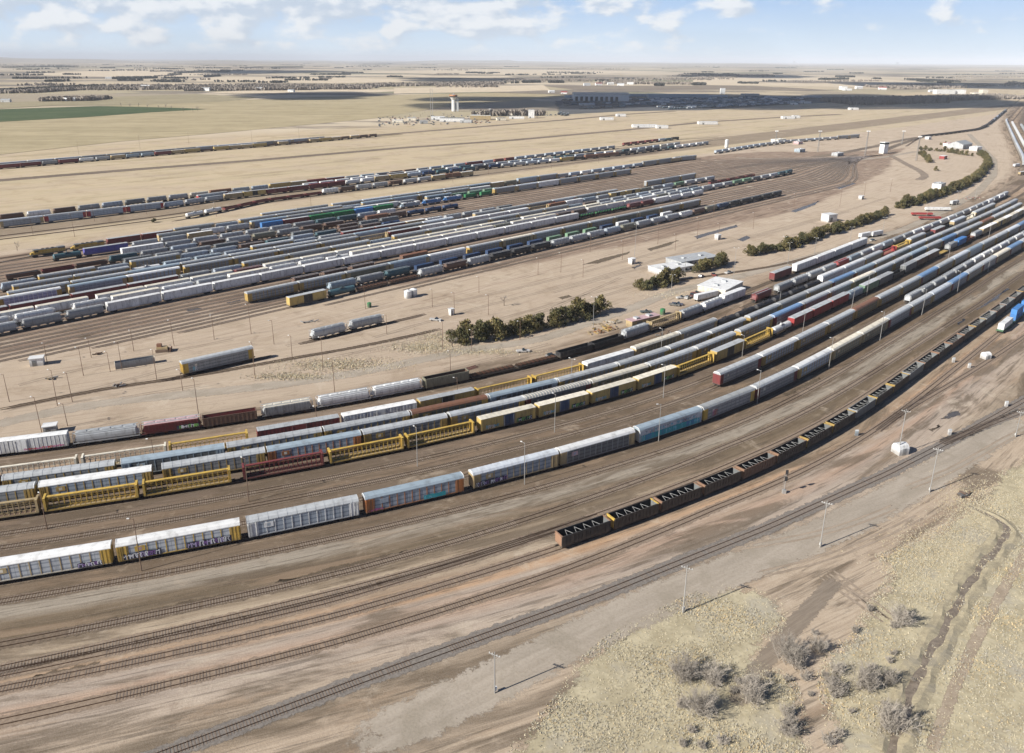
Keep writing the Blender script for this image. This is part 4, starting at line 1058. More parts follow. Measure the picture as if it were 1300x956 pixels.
vb('rW', 'white', 'white', 'long white boxcar stained with red graffiti', len=24.5, smooth=1, top=4.9, dw=1.7, graf=[(0.5, 11.5, 1.2, 1.9, 'red')]); vb('rm', 'maroon', 'lgray', 'long maroon boxcar with pale ribbed roof', len=25); vb('bp', 'dgray', 'white', 'dark sided boxcar with white roof', len=17)
v('cy', 'centerbeam', 'empty yellow centerbeam flatcar', side='yellow', deck='tan'); v('cm', 'centerbeam', 'empty maroon centerbeam flatcar', side='maroon', deck='brown'); v('cw', 'centerbeam', 'pale centerbeam flatcar', side='cream', deck='tan')
v('ct', 'centerbeam', 'empty tan centerbeam flatcar', side='tan', deck='brown'); v('cl', 'centerbeam', 'yellow centerbeam flatcar carrying lumber', side='yellow', load='tan'); v('cr', 'centerbeam', 'red centerbeam flatcar', side='red')
def vh(code, side, desc=None, **o): v(code, 'hopper', desc or '%s covered hopper' % WORD[side], side=side, **o)
vh('hg', 'gray'); vh('hl', 'lgray'); vh('hw', 'white'); vh('hd', 'dgray'); vh('hk', 'black'); vh('hb', 'lblue'); vh('hm', 'maroon'); vh('hn', 'brown'); vh('ho', 'olive'); vh('hr', 'red'); vh('hN', 'navy'); vh('hc', 'cream'); vh('hs', 'steel'); vh('ht', 'teal'); vh('hG', 'lgreen')
vh('hx', 'lgray', 'light grey ribbed covered hopper', ribbed=1); vh('hX', 'gray', 'weathered ribbed hopper with pale roof', ribbed=1, roof='cream'); vh('hB', 'brown', 'dark brown ribbed hopper', ribbed=1, roof='gray')
vh('h1', 'lgray', 'long pale grey covered hopper with rounded sides', len=18.6); vh('h2', 'white', 'white covered hopper with dark outlets', len=18.6); vh('h3', 'maroon', 'maroon ribbed hopper with green graffiti', ribbed=1, len=17.6, roof='pink', graf=[(1.5, 8, 1.5, 2.6, 'green')])
vh('hv', 'gray', 'grey hopper covered in graffiti', graf=[(-6, 6, 1.7, 3.2, 'dark')])
def vt(code, side, **o): v(code, 'tank', '%s tank car' % WORD[side], side=side, **o)
vt('tk', 'black'); vt('tw', 'white'); vt('tn', 'navy'); vt('tg', 'gray'); vt('td', 'dgray'); vt('tt', 'teal')
def vg(code, desc, **o): v(code, 'tub', desc, **o)
vg('k0', 'dark empty coal gondola with bright yellow end', side='umber', cap='yellow', coal=1); vg('k1', 'black empty coal gondola with rusty end', side='black', cap='peach', coal=1); vg('k2', 'dark brown empty coal gondola with ochre end', side='umber', cap='ochre', coal=1); vg('k3', 'dark brown empty coal gondola with rusty end', side='umber', cap='peach', coal=1)
vg('k4', 'dark empty coal gondola with rusty end', side='brown', cap='peach', coal=1); vg('k5', 'dark grey empty coal gondola with grey end', side='dgray', cap='gray', coal=1)
vg('gn', 'dark brown open gondola', side='brown', top=2.7, inside='dgray', len=16.5); vg('gN', 'dark brown high open hopper', side='brown', top=3.7, len=16.5, inside='maroon'); vg('gk', 'black open gondola', side='black', top=3.0, len=17, inside='black')
vg('gm', 'maroon low gondola', side='maroon', top=2.6, len=16, inside='brown'); vg('gp', 'dark gondola carrying scrap', side='black', top=2.5, len=15.5, load='rust'); vg('gM', 'maroon high-sided open hopper', side='maroon', top=3.8, len=17.2, inside='brown', graf=[(0, 7, 1.2, 2.4, 'green')])
vg('gw', 'brown wood-chip gondola with yellow marks', side='olive', top=4.2, len=17.4, inside='brown'); vg('go', 'orange gondola', side='orange', top=2.8, len=16)
def vf(code, desc, **o): v(code, 'flat', desc, **o)
vf('fb', 'dark flatcar', side='brown'); vf('fk', 'black flatcar loaded with wheelsets', side='black', wheels=1, len=19); vf('fo', 'flatcar loaded with rusty wheelsets', side='brown', wheels=1, len=19); vf('fn', 'flatcar with navy blue container', side='dgray', box='navy', len=17)
vf('fg', 'flatcar with green container', side='dgray', box='green', len=17); vf('fl', 'flatcar with bright green container', side='dgray', box='lgreen', len=17); vf('fw', 'flatcar with white container', side='dgray', box='white', len=17); vf('fB', 'flatcar with bright blue container', side='dgray', box='blue', len=17)
vf('fm', 'flatcar with maroon container', side='dgray', box='maroon', len=17); vf('fG', 'flatcar loaded with green farm machines', side='brown', gear='green', len=19); vf('fy', 'low yellow flatcar', side='yellow', len=17); vf('fr', 'red flatcar with tan container', side='red', box='cream', len=17)
vf('ft', 'dark teal flatcar', side='teal', len=17); vf('fD', 'flatcar with stacked blue containers', side='green', box='blue', double='blue', len=17); vf('fW', 'green flatcar with white container', side='green', box='white', bl=14, len=17)
v('ly', 'loco', 'yellow locomotive with grey roof', side='yellow'); v('lb', 'loco', 'bright blue locomotive', side='blue', top='silver'); v('lB', 'loco', 'pale blue and white locomotive', side='lblue', top='white'); v('lg', 'loco', 'dark green locomotive', side='green', top='green'); v('lt', 'loco', 'stored locomotive coloured cloud-shade teal', side='teal', top='steel'); v('ld', 'loco', 'dark stored locomotive', side='dgray')  # teal of the stored engines carries the cloud shade in its colour

PROTO = {}
def proto(code, lod):
    k = (code, lod)
    if k not in PROTO:
        o = V[code]; PROTO[k] = KINDS_[o['kind']][0](o, lod)
        if lod == 2:      # far off: one mesh, the parts are smaller than a pixel
            L_, parts = PROTO[k]; mb = MB()
            for n_, me, lc, sub in parts:
                for p in me.polygons: mb.poly([me.vertices[i].co for i in p.vertices], [tuple(range(len(p.vertices)))], me.materials[p.material_index])
            mb.box(-L_ / 2 + 1.2, -L_ / 2 + 4, -1.05, 1.05, .06, .95, M_UNDER); mb.box(L_ / 2 - 4, L_ / 2 - 1.2, -1.05, 1.05, .06, .95, M_UNDER)
            PROTO[k] = (L_, [(None, mb.mesh('car'), (0, 0, 0), [])])
    return PROTO[k]


ORD = ['first', 'second', 'third', 'fourth', 'fifth', 'sixth', 'seventh', 'eighth', 'ninth', 'tenth', 'eleventh', 'twelfth', 'thirteenth', 'fourteenth', 'fifteenth', 'sixteenth', 'seventeenth', 'eighteenth', 'nineteenth']
TENS = {20: 'twent', 30: 'thirt', 40: 'fort', 50: 'fift', 60: 'sixt', 70: 'sevent', 80: 'eight', 90: 'ninet'}
def ordinal(n):
    if n <= 19: return ORD[n - 1]
    t_, u_ = n // 10 * 10, n % 10
    if t_ >= 100: return 'hundredth' if n == 100 else 'hundred-and-' + ordinal(n - 100)
    return TENS[t_] + ('ieth' if u_ == 0 else 'y-' + ORD[u_ - 1])


def place_car(code, M, n, row, lod, vis=True):
    o = V[code]; L_, parts = proto(code, lod); nm = NAME_[o['kind']]
    if lod == 2: root = link(nm, parts[0][1])
    else:
        root = link(nm, None); root.empty_display_size = 1
        for pn, me, lc, sub in parts:
            p = link(pn, me, root, lc)
            for sn, sm, sloc in sub: link(sn, sm, p, sloc)
    root.matrix_world = M
    d = o['desc'].split(); r = row.split(); on = ('%s from left in %s' % (ordinal(n), row)).split()
    room = 16 - len(on); tag(root, ' '.join(d[:room] if len(d) <= room else trim(d, room)) + ', ' + ' '.join(on), KINDS_[o['kind']][1], '%ss in %s' % (KINDS_[o['kind']][1], row))
    return root
def trim(d, room):
    d = [x for x in d if x not in ('with', 'and', 'the', 'a')]
    k = d[:room]
    return k


QUEUE = []
def flush_cars(limit=290):
    """the nearest cars of every kind become objects; what is left over of a kind becomes one mass"""
    by = {}
    for c5 in QUEUE: by.setdefault(KINDS_[V[c5[0]]['kind']][1], []).append(c5)
    for cat, L in by.items():
        L.sort(key=lambda c5: c5[1].translation.xy.length)
        for c5 in L[:limit]: place_car(*c5)
        if L[limit:]:
            mb = MB()
            for code, M, n, row, ld in L[limit:]:
                me = proto(code, 2)[1][0][1]
                for p in me.polygons: mb.poly([M @ me.vertices[i].co for i in p.vertices], [tuple(range(len(p.vertices)))], me.materials[p.material_index])
            o = structure('distant_' + cat.replace(' ', '_') + 's', mb, 'stuff'); o['label'] = 'farthest ' + cat + 's massed in the distant rows'


def row_cars(P, spec, row, lod=None, xmax=1312, xmin=-12, rev=False, start=None, end=None):
    """spec tokens: codes placed nose to tail; '@123' jumps to the spot seen at photo column 123, '|' keeps a gap, 'ag*3' repeats"""
    toks = []
    for t in spec.split():
        if '*' in t: c, k = t.split('*'); toks += [c] * int(k)
        else: toks.append(t)
    s = 0.0 if start is None else start; n = 0; seq = []
    # '<' tokens before the first anchor are laid backwards from it
    for i, t in enumerate(toks):
        if t[0] == '@':
            f = P.find_px(float(t[1:]))
            if f is not None: s = f
            if seq and all(q[0] == 'B' for q in seq):
                back = seq; seq = []; e = s
                for q in reversed(back): L_ = proto(q[1], 2)[0]; seq.insert(0, (q[1], e - L_, L_)); e -= L_
        elif t[0] == '<': seq.append(('B', t[1:]))
        elif t == '|': s += 12
        else:
            L_ = proto(t, 2)[0]
            if seq and seq[-1][0] != 'B' and s < seq[-1][1] + seq[-1][2] - 1.0:
                s = seq[-1][1] + seq[-1][2]
            seq.append((t, s, L_)); s += L_
    out = []; mixr = random.Random(row)
    if 'far yard' in row or 'departure' in row:      # a sorting yard never lines up one colour for long
        seq = [(mixr.choice(['hc', 'hw', 'hw', 'ho', 'hn', 'ht', 'hd', 'hx', 'hs']) if c_ in ('hl', 'hs', 'hg') and mixr.random() < .42 else c_, a0, b0) for c_, a0, b0 in seq]
    for code, s0, L_ in seq:
        a_, b_ = s0 + 3.5, s0 + L_ - 3.5
        if a_ < 0 or b_ > P.L: continue
        A, B = P.at(a_), P.at(b_); c = (A + B) / 2; h = math.atan2(B[1] - A[1], B[0] - A[0])
        if end and topx(B[0], B[1], 2)[0] > end + 6: continue
        e0 = topx(*(c - (B - A) * .65), 2)[0]; e1 = topx(*(c + (B - A) * .65), 2)[0]; yy = topx(c[0], c[1], 2)[1]
        if max(e0, e1) < xmin or min(e0, e1) > xmax or yy < 60 or yy > 980: continue
        D = math.hypot(*c); ld = lod if lod is not None else (0 if D < 370 else 1 if D < 760 else 2)
        M = Matrix.Translation((c[0], c[1], 0.20)) @ Matrix.Rotation(h + (math.pi if rev else 0), 4, 'Z')
        n += 1; out.append((code, M, n, row, ld))
    QUEUE.extend(out)
    return out

# ------------------------------------------------------------------ strings of cars, near yard (listed from the left)
row_cars(TR['G'], '<g0 @147 g1 @312 g2 @460 g3 @592 g4 @705 g5 @803 g6 @885 g7 am aw ac ac am ag aG aB ag am ac aB ag ao ag aG ag am ag aG', 'the front autorack train')
row_cars(TR['H'], '@1150 hl hg hl hv hg hl hw hw hw hw hl hw hl', 'the short hopper string')
row_cars(TR['G2'], '@906 am aw ag ag ar ag ag aB ag aG ab ag ag aG aB ag am ag aG', 'the second autorack train')
row_cars(TR['I'], '<ct <ct @50 cy cy @305 cm @411 cy cy @604 by by by by @848 cy @900 bY @941 cy @977 tw @992 br br br hb bG bk gk bk bb bb fy hg bB gm @1229 hl bt bt by bt bc bt bc bt bt', 'third row of near yard')
row_cars(TR['J'], '<at <ag @50 aw @201 ag @334 ao @458 ag ag @662 ad @745 ac ag ag @933 ag @977 aB ag ag ac ag ag aT ag aB ag ag ar ag ag ag', 'fourth row of near yard')
row_cars(TR['K'], '<ag @3 ag @150 aD @284 ag @406 ag @517 ar @617 aD @703 ag ag ag ag @946 ag at ag @1051 aB ao ag ag aG ag ag at ag ag aR ag ag', 'fifth row of near yard')
row_cars(TR['L'], '<cw <cw @103 cw @213 cy @322 rm @405 rw @498 bY @573 cy cy @711 rw @776 ac at @892 tk tk tk tk tk tk @1008 aW aW ag cr cl ag tk bm gk aG cw ag ag', 'sixth row of near yard')
row_cars(TR['M2'], '@955 hm @983 hg hl hl hl hr hb hl hw hs hg hl hw hw hl hw hw hl hl hw hl hl hw hl hw hl', 'seventh row of near yard')
row_cars(TR['M'], '<rW @90 h1 @177 h3 @254 gN @327 hX @397 h2 @466 h2 @530 gw @584 fk @614 fk @651 gk @680 gk @708 hl @754 ct @805 hl @840 hw @867 bw @903 tk @927 bG tk hd', 'the back hopper row')
row_cars(TR['N'], '@978 bm @1007 rw rw rw rw rw rw rw aG aO', 'the white boxcar row')
row_cars(TR['C'], '@706 k1 k0 k3 k3 k4 k3 k2 k2 k5 k2 k2 k5 k3 k3 k4 k3 k2 k5 k4 k5 k3 k2 k4 k5 k3', 'the coal gondola train')
row_cars(TR['B'], '@1268 fW fD fD', 'the container train')
# classification bowl, front row to back
q = lambda v0: TR['b%g' % v0]
row_cars(q(359), '@363 bY @413 tt @451 fo fo @507 hl hn hl hk hk hk @661 hl hl hl hl hl hl hl hl hl hn ho hN hk hk hk hk hk hk hk hk tk tw', 'first row of far yard', end=995, start=100)
row_cars(q(369), '@415 hb hv hs @522 fn fn fn fn fn @628 fn @656 fl fl fl @743 fn fw @793 fn fn @831 fw', 'second row of far yard', end=852)
row_cars(q(379.5), '@311 ag ag aO ab @536 aW @593 ag ac aG ag ag aO aO ag ag ag', 'third row of far yard', end=897)
row_cars(q(391), '@369 hn hn hn gn bo go fb @600 fb fo', 'fourth row of far yard', end=640)
row_cars(q(410), '<hl @25 hg hg @75 rw @151 rw @217 rw @280 rw @338 rw @391 rw rw rw rw @570 rw rw rw rw @705 fG fG fG @768 hm hm @808 bw hw hw hw hw hw', 'fifth row of far yard', end=894)
row_cars(q(420.5), '<hw @14 hw @90 hw rt hl hl rt hw hw tw @300 rt rt rt rt rt hl @470 rt rt hn hn rt rt @600 rt bw hl hl hs hb hg hl hl hG hG hl hl hl hl @895 hg hl hl hl hl hl hl', 'sixth row of far yard', end=1000)
row_cars(q(428), '<rt @45 rt @121 rt rt rt hm rt rt @330 rt rt rt rt @470 rt rt hl @560 rt rt rt @650 bc hl @740 hl hl hs hl hl hl hl hl', 'seventh row of far yard', end=884)
row_cars(q(437.5), '<bm @12 rm rm @131 rm @185 hg hg ag at ag hs ag ag at ag @455 at at hb hg hl hl hl hl @600 hl hl @900 gm gm gm gm gm', 'eighth row of far yard', end=975)
row_cars(q(452), '@-5 aL @85 ab @161 aw @231 ag ag ag @358 ag @407 ct rm @480 bw bw bw bw bw @598 ct @630 bo bw @700 hb hl bY bY ho hg hs hG hl hl hl hl hl', 'ninth row of far yard', end=905)
row_cars(q(460), '@9 ag ag @161 ab ag ag ag at @405 ab aO aG @600 at at at aR at ag ag ag ag', 'tenth row of far yard', end=790)
row_cars(q(472), '@14 ag ag tw hb hb @200 hs ag hl hl @360 rm rm bt @455 hw hl @540 hl hl hg @818 ag at ag', 'eleventh row of far yard', end=888)
row_cars(q(484), '@-3 hs @37 ag hs @126 ag hs hs hs ht @280 hs hs hn hn tn tn tn @420 hs hs rw', 'twelfth row of far yard', end=520)
row_cars(q(495), '@20 gn gn gn hd hg hg hd gn gn hd gn hn hd hd gn bo hd hd hd', 'thirteenth row of far yard', end=500)
row_cars(q(508), '@5 gn gm gn ht hg @111 hl hl hl hg hg hn hn gn bo hn tn tn tn @480 hl hl hl hn', 'fourteenth row of far yard', end=572)
row_cars(q(522), '@152 rw hl hl @260 hl hl hl hg hl hl hs hg hl hl hg hs hg', 'fifteenth row of far yard', end=500)
row_cars(q(537.5), '@64 tt @100 bv @165 hl hl bt @330 bB @350 bm @382 bg bg bB bg @505 lB lb lb @562 fg fg @612 ag aG aW at ag ag ag at', 'sixteenth row of far yard', end=792)
row_cars(q(545), '@200 at hl hl @300 ab @346 at at bw bw hg @540 aT hG hG hG', 'seventeenth row of far yard', end=660)
row_cars(q(556.5), '@33 ly ly @126 bm bm @165 at hs @240 ag ag ag hs @375 ab ab ag ag @480 rw', 'eighteenth row of far yard', end=640)
row_cars(q(567), '@330 ag at @420 ag aG ag aT ag @560 aT bt hs ab ag hs hs hs hs hs hs hs hs at at bt at at ag ag', 'nineteenth row of far yard', end=889)
# upper departure rows
row_cars(TR['u1'], '@-3 aG @49 aR @101 aR @152 aR @200 hl hl hl bt bY bm bm bM bM @383 hw hl @448 bt bY hs hN ht hN ht hk hN @575 hl hl hl hl hw bY gk @670 bo bo bo @714 hk hk hd hk hk hd ht hw hw hw hl hl hk hk hl hm hl hl hl', 'front departure row', start=0)
row_cars(TR['u2'], '@250 aR hs @383 hw hw hw hw hw @492 bb hs hl hl hl hl hl hl hl hs hs hs hl ht ht hs hd hs hs hs ht hs hs hl hs hs hl hl', 'second departure row')
row_cars(TR['u3'], '@-3 hn hg hn hg hs hd hg @196 hl hl bo hl hs @310 bY bt bM bm @356 hl hb hg hn hl hl hl hs hs rm hs hm hm hs hs hl hs hs hs hs hs hl hl hs', 'back departure row')
row_cars(TR['u4'], '@790 hm hm hm hm hm hs @700 tt hk', 'short dark departure row')
row_cars(TR['spur'], '@235 tw tw @283 gm gm gm gm gm gm @336 hw hn hl hl hn hl hl @448 bt bo bt', 'the spur row')
row_cars(TR['mid'], '@855 at', 'lone upper siding')
row_cars(TR['far1'], '@-3 bm bm hv bm hw hl bt hb hb bm bt bY gn bY bt bt bY gn bt gn gn bt bY bt hn bt hn hn', 'front far siding row', lod=2)
row_cars(TR['far2'], '@-3 aG aG aG at at at aO aO aG aG aG at aG aG at', 'rear far siding row', lod=2)
row_cars(ppath([(905, 196), (960, 187), (1000, 181.5), (1080, 176), (1090, 175)]), 'hs hs hw hs hs hs hs hs hl hl hl hl hl hl hs hs hl hl at at at at', 'far right prairie row', lod=2, start=4)
row_cars(TR['lead'], '@1170 gk gk gk gk gk gk gk gk gk gk gk gk gk gk gk hk hk hk hk hk | | hk hk hk gk hk hk hk hs hs hk hk hk hs hs hs hk hk hk hs hk hk hk hl hk hk hk hk hk hs hk hs hk', 'the long black lead train', lod=2)
# strings beyond the bend at the far right
for i, (o, spec) in enumerate(((75, 'aG*30'), (64, 'hw*44'), (50, 'hl*40'), (36, 'hl*40'))):
    P = dpath(o, 1010, 2500); track(dpath(o, 1000, 2500), M_BALL, far=True)
    row_cars(P, spec, ['first', 'second', 'third', 'fourth'][i] + ' row beyond the bend', lod=2, start=6 + i * 9)
# lone cars on the open dirt
def lone(code, xy0, xy1, label, lod=0):
    A = px(*xy0); B = px(*xy1); c = (A + B) / 2; h = math.atan2(B.y - A.y, B.x - A.x)
    o = place_car(code, Matrix.Translation((c.x, c.y, 0.2)) @ Matrix.Rotation(h, 4, 'Z'), 1, 'x', lod); o['label'] = label; o['group'] = 'cars parked alone'; del o['group']; return o
va('aX', 'gray', 'gray', 'yellow', 'lgray', graf=[(-10, -8, 1.3, 3, 'white')])
lone('aX', (233, 477), (320, 457), 'grey autorack with yellow end parked alone on open dirt')
lone('hl', (394, 433), (440, 422), 'light grey hopper, left of the coupled pair alone on dirt')
lone('hl', (442, 421), (487, 411), 'pale blue hopper, right of the coupled pair alone on dirt')['label'] = 'light grey hopper, right of the coupled pair alone on dirt'
track(ppath([(205, 484), (320, 458), (345, 452)]), M_BALL, 120); track(ppath([(380, 437), (490, 411), (540, 399)]), M_BALL, 120)
# stored engines and cars under the cloud shadow by the shops
rl = random.Random(4)
for i in range(15):
    f = i / 14; xa = 800 + 60 * f + rl.uniform(-20, 20) - (60 if 5 < i < 10 else 0); ya = 127 + 12.5 * f; xb = 1010 + 70 * math.sin(f * 3) + rl.uniform(-20, 20); yb = 123.2 + 8.2 * f
    P = ppath([(xa, ya), ((xa + xb) / 2, (ya + yb) / 2 - .3), (xb, yb)], 10); k = int(P.L / 23)
    row_cars(P, ' '.join(rl.choice(['lt', 'lt', 'ld', 'lt', 'hw', 'hs', 'hl', 'tt'] if i % 3 else ['lt', 'ld', 'lt', 'hw']) for _ in range(min(k, 30))), ORD[i] + ' stored engine line', lod=2, start=1)
for i, (a_, b_) in enumerate((((712, 128), (772, 127)), ((714, 131), (770, 129.8)), ((716, 134), (800, 131)), ((735, 138.5), (800, 136)))):
    row_cars(ppath([a_, b_], 8), 'ld lt ld hk lt ld lt', ORD[i] + ' line left of the shop', lod=2, start=1)
for (x0, y0, x1, y1), k_ in zip(((708, 146, 722, 141), (712, 147, 726, 142), (716, 147.5, 731, 143)), ('left', 'middle', 'right')):
    row_cars(ppath([(x0, y0), (x1, y1)], 6), 'ld lt', k_ + ' slanting engine line', lod=2, start=0.5)

flush_cars()

# ------------------------------------------------------------------ trees
M_BARK = mat('bark', (.12, .09, .065), 0.95, 0, 0.2, vary=.1)
M_TWIG = mat('grey_twigs', (.35, .31, .26), 0.95, 0, 0.1, vary=.15)
def leafmat(name, c1, c2, sc=0.5):
    m = bpy.data.materials.new(name); m.use_nodes = True; t = NT(m.node_tree); t.n.clear()
    P = t.add('ShaderNodeTexCoord').outputs['Object']; oi = t.add('ShaderNodeObjectInfo').outputs['Random']
    n = t.noise(t.vmath('ADD', P, t.xyz(t.math('MULTIPLY', oi, 90.0), 0, 0)), sc, 4, 0.7)
    c = t.mix(t.ss(n, 0.35, 0.65), c1, c2); f = t.math('MULTIPLY_ADD', oi, 0.5, 0.75); c = t.mix(1.0, c, t.xyz(f, f, f), 'MULTIPLY')
    b = t.add('ShaderNodeBsdfPrincipled', {'Base Color': c, 'Roughness': 0.85}); b.inputs['Specular IOR Level'].default_value = 0.15
    t.add('ShaderNodeOutputMaterial', {'Surface': b.outputs[0]}); return m
M_JUN = leafmat('juniper_foliage', (.075, .078, .032), (.20, .155, .065), 0.8)
M_CED = leafmat('cedar_foliage', (.06, .068, .032), (.14, .12, .055), 0.8)


def tri_leaf(mb, c, s, rr, m, el_=None):
    a_ = Vector((rr.gauss(0, 1), rr.gauss(0, 1), rr.gauss(0, 1))).normalized(); b_ = a_.cross(Vector((rr.gauss(0, 1), rr.gauss(0, 1), rr.gauss(0, 1)))).normalized()
    if el_: a_ = (a_ * .5 + Vector((0, 0, 1)) * el_).normalized()
    mb.poly([c - b_ * s * .5, c + b_ * s * .5, c + a_ * s * 1.1], [(0, 1, 2)], m)


def evergreen(seed, h, wd, m, n=1100):
    rr = random.Random(seed); mb = MB(); mb.cone((0, 0, -.1), (0, 0, h * .45), .2, .09, M_BARK, 7); trunk = mb.mesh('trunk'); mb = MB()
    lobes = [(Vector((rr.gauss(0, wd * .22), rr.gauss(0, wd * .22), h * rr.uniform(.2, .75))), rr.uniform(.7, 1.15)) for _ in range(9)] + [(Vector((0, 0, h * .82)), .6)]
    for i in range(n):
        c, k = rr.choice(lobes); d = Vector((rr.gauss(0, 1), rr.gauss(0, 1), rr.gauss(0, 1))).normalized() * (rr.random() ** .35)
        p = c + Vector((d.x * wd * .34 * k, d.y * wd * .34 * k, d.z * h * .24 * k))
        if p.z < .1: p.z = rr.uniform(.1, .6)
        tri_leaf(mb, p, rr.uniform(.35, .75), rr, m, .5)
    return trunk, mb.mesh('crown')
EV = [evergreen(40 + i, hh, ww, mm) for i, (hh, ww, mm) in enumerate(((6.8, 5.6, M_JUN), (6.0, 6.2, M_JUN), (7.6, 5.0, M_JUN), (5.2, 5.4, M_CED), (7.0, 5.2, M_CED)))]
def bare(seed, h, dens=3, tw=.05, spread=.55):
    rr = random.Random(seed); mt = MB(); mc = MB()
    def grow(p, d, L_, r0, lv):
        q = p + d * L_; (mt if lv == 0 else mc).cone(p, q, r0, r0 * .65, M_BARK if lv < 2 else M_TWIG, 5 if lv < 2 else 3, False)
        if lv >= 4: return
        for _ in range(dens + (1 if lv else 0)):
            nd = (d + Vector((rr.gauss(0, spread), rr.gauss(0, spread), rr.gauss(0.15, .35)))).normalized()
            if nd.z < -.1: nd.z *= -.5
            grow(p + d * L_ * rr.uniform(.55, 1), nd, L_ * rr.uniform(.55, .8), r0 * .55, lv + 1)
    grow(Vector((0, 0, -.1)), Vector((rr.gauss(0, .05), rr.gauss(0, .05), 1)).normalized(), h * .34, tw * h * .55, 0)
    return mt.mesh('trunk'), mc.mesh('crown')
def shrub(seed, h, nb=26):
    rr = random.Random(seed); mt = MB(); mc = MB(); mt.cone((0, 0, -.1), (0, 0, .5), .12, .08, M_BARK, 6)
    for i in range(nb):
        a_ = rr.uniform(0, 6.28); d = Vector((math.cos(a_) * rr.uniform(.1, 1.1), math.sin(a_) * rr.uniform(.3, .9), 1)).normalized(); p = Vector((rr.gauss(0, h * .16), rr.gauss(0, h * .16), .1)); L_ = h * rr.uniform(.2, .42)
        for k in range(3):
            q = p + d * L_; mc.cone(p, q, .05 / (k + 1), .03 / (k + 1), M_TWIG, 3, False)
            for _ in range(5):
                e = (d + Vector((rr.gauss(0, .6), rr.gauss(0, .6), rr.gauss(0, .4)))).normalized(); s_ = p + d * L_ * rr.random(); mc.cone(s_, s_ + e * L_ * .8, .03, .008, M_TWIG, 3, False)
                for _ in range(2): e2 = (e + Vector((rr.gauss(0, .7), rr.gauss(0, .7), rr.gauss(0, .4)))).normalized(); s2 = s_ + e * L_ * rr.uniform(.3, .8); mc.cone(s2, s2 + e2 * L_ * .45, .02, .006, M_TWIG, 3, False)
            p = q; d = (d + Vector((rr.gauss(0, .3), rr.gauss(0, .3), .1))).normalized(); L_ *= .75
    return mt.mesh('stem'), mc.mesh('twigs')
BT = [bare(60 + i, hh) for i, hh in enumerate((7.5, 9.0, 6.0))]; SHR = [shrub(80 + i, hh, nn) for i, (hh, nn) in enumerate(((3.6, 44), (4.6, 60), (2.4, 34), (1.6, 26), (3.0, 50), (5.4, 70)))]


def plant(name, cat, pair, pos, sc, label, group=None, names=('trunk', 'crown'), rot=None):
    r_ = link(name, None, None, (pos.x, pos.y, 0)); r_.rotation_euler.z = R.uniform(0, 6.28) if rot is None else rot; r_.scale = (sc, sc, sc * R.uniform(.92, 1.08))
    link(names[0], pair[0], r_); link(names[1], pair[1], r_); tag(r_, label, cat, group); return r_


HEDGES = [([(580, 437), (610, 433), (640, 429), (700, 415), (735, 405), (768, 394)], 'hedge below the lone hoppers', 2.9, 1.2), ([(812, 368), (838, 363), (862, 355)], 'hedge fronting the white office', 2.7, 1.1),
          ([(884, 346), (904, 341), (922, 335)], 'hedge behind the white office', 2.7, 1.0), ([(950, 325), (975, 321), (1005, 314), (1046, 299)], 'hedge past the cream warehouse', 2.7, 1.0),
          ([(1052, 298), (1076, 290), (1100, 283), (1124, 273)], 'hedge beside the white shed', 2.8, 1.0),
          ([(1140, 265), (1165, 259), (1190, 250), (1215, 241), (1234, 231), (1247, 220), (1254, 210), (1252, 202), (1244, 197)], 'long curved hedge', 3.3, 1.12),
          ([(1168, 191), (1182, 192)], 'clump at the curved hedge tip', 5.5, 1.0), ([(1168, 196), (1174, 201), (1180, 207)], 'clump by the tall mast', 6, 1.0), ([(1190, 192), (1205, 194), (1222, 197), (1238, 199)], 'short hedge near the houses', 6, .95)]
for pts, nm, sp, k in HEDGES:
    P = ppath(pts, 3); i = 0
    for t in np.arange(0, P.L, sp):
        i += 1; q_ = P.at(t); rr = R
        plant('juniper_tree', 'tree', EV[R.randrange(5)], Vector((q_[0] + R.uniform(-1.4, 1.4), q_[1] + R.uniform(-1.4, 1.4))), k * R.uniform(.68, 1.18), 'dark olive juniper, %s from left in %s' % (ordinal(i), nm), 'junipers in the ' + nm)
for i, (x, y, s_, lab) in enumerate(((1188, 217, .8, 'lone round juniper inside the curved hedge'), (1188 + 6, 184, .6, 'small dark juniper, left of two on pale ground'), (1200, 184, .7, 'small dark juniper, right of two on pale ground'), (797 + 0, 378 - 43, .01, None), (700, 0, 0, None))):
    if lab: plant('juniper_tree', 'tree', EV[i % 5], px(x, y), s_, lab)
plant('bare_tree', 'tree', BT[0], px(640, 388), 1.05, 'leafless tree standing alone above the long hedge', names=('trunk', 'crown'))
plant('bare_tree', 'tree', BT[1], px(574, 441), .8, 'leafless tree at the left end of the long hedge')
plant('bare_tree', 'tree', BT[2], px(22, 318), 1.0, 'leafless tree on grass at the far left')
plant('juniper_tree', 'tree', EV[3], px(196, 282.5), .6, 'lone dark juniper on grass strip beyond the crowded bowl')
rs = random.Random(15); SP = [(868, 862, 5, .9), (905, 868, 1, .9), (1003, 838, 5, 1.0), (1012, 846, 4, .9), (1040, 826, 0, .9), (1142, 790, 1, .95), (1134, 797, 3, 1), (1098, 872, 1, 1.0), (1060, 880, 4, 1.1), (1022, 862, 2, .9), (1128, 866, 0, .9), (955, 890, 1, 1.0), (890, 905, 5, .9), (1130, 925, 1, 1.1), (1000, 930, 0, 1.0)]
for _ in range(34):
    x, y = rs.choice([(rs.uniform(840, 1000), rs.uniform(835, 960)), (rs.uniform(1010, 1170), rs.uniform(775, 950)), (rs.uniform(1020, 1130), rs.uniform(840, 900))]); SP.append((x, y, rs.choice([2, 3, 3, 3, 2, 0]), rs.uniform(.45, .95)))
SP.sort()
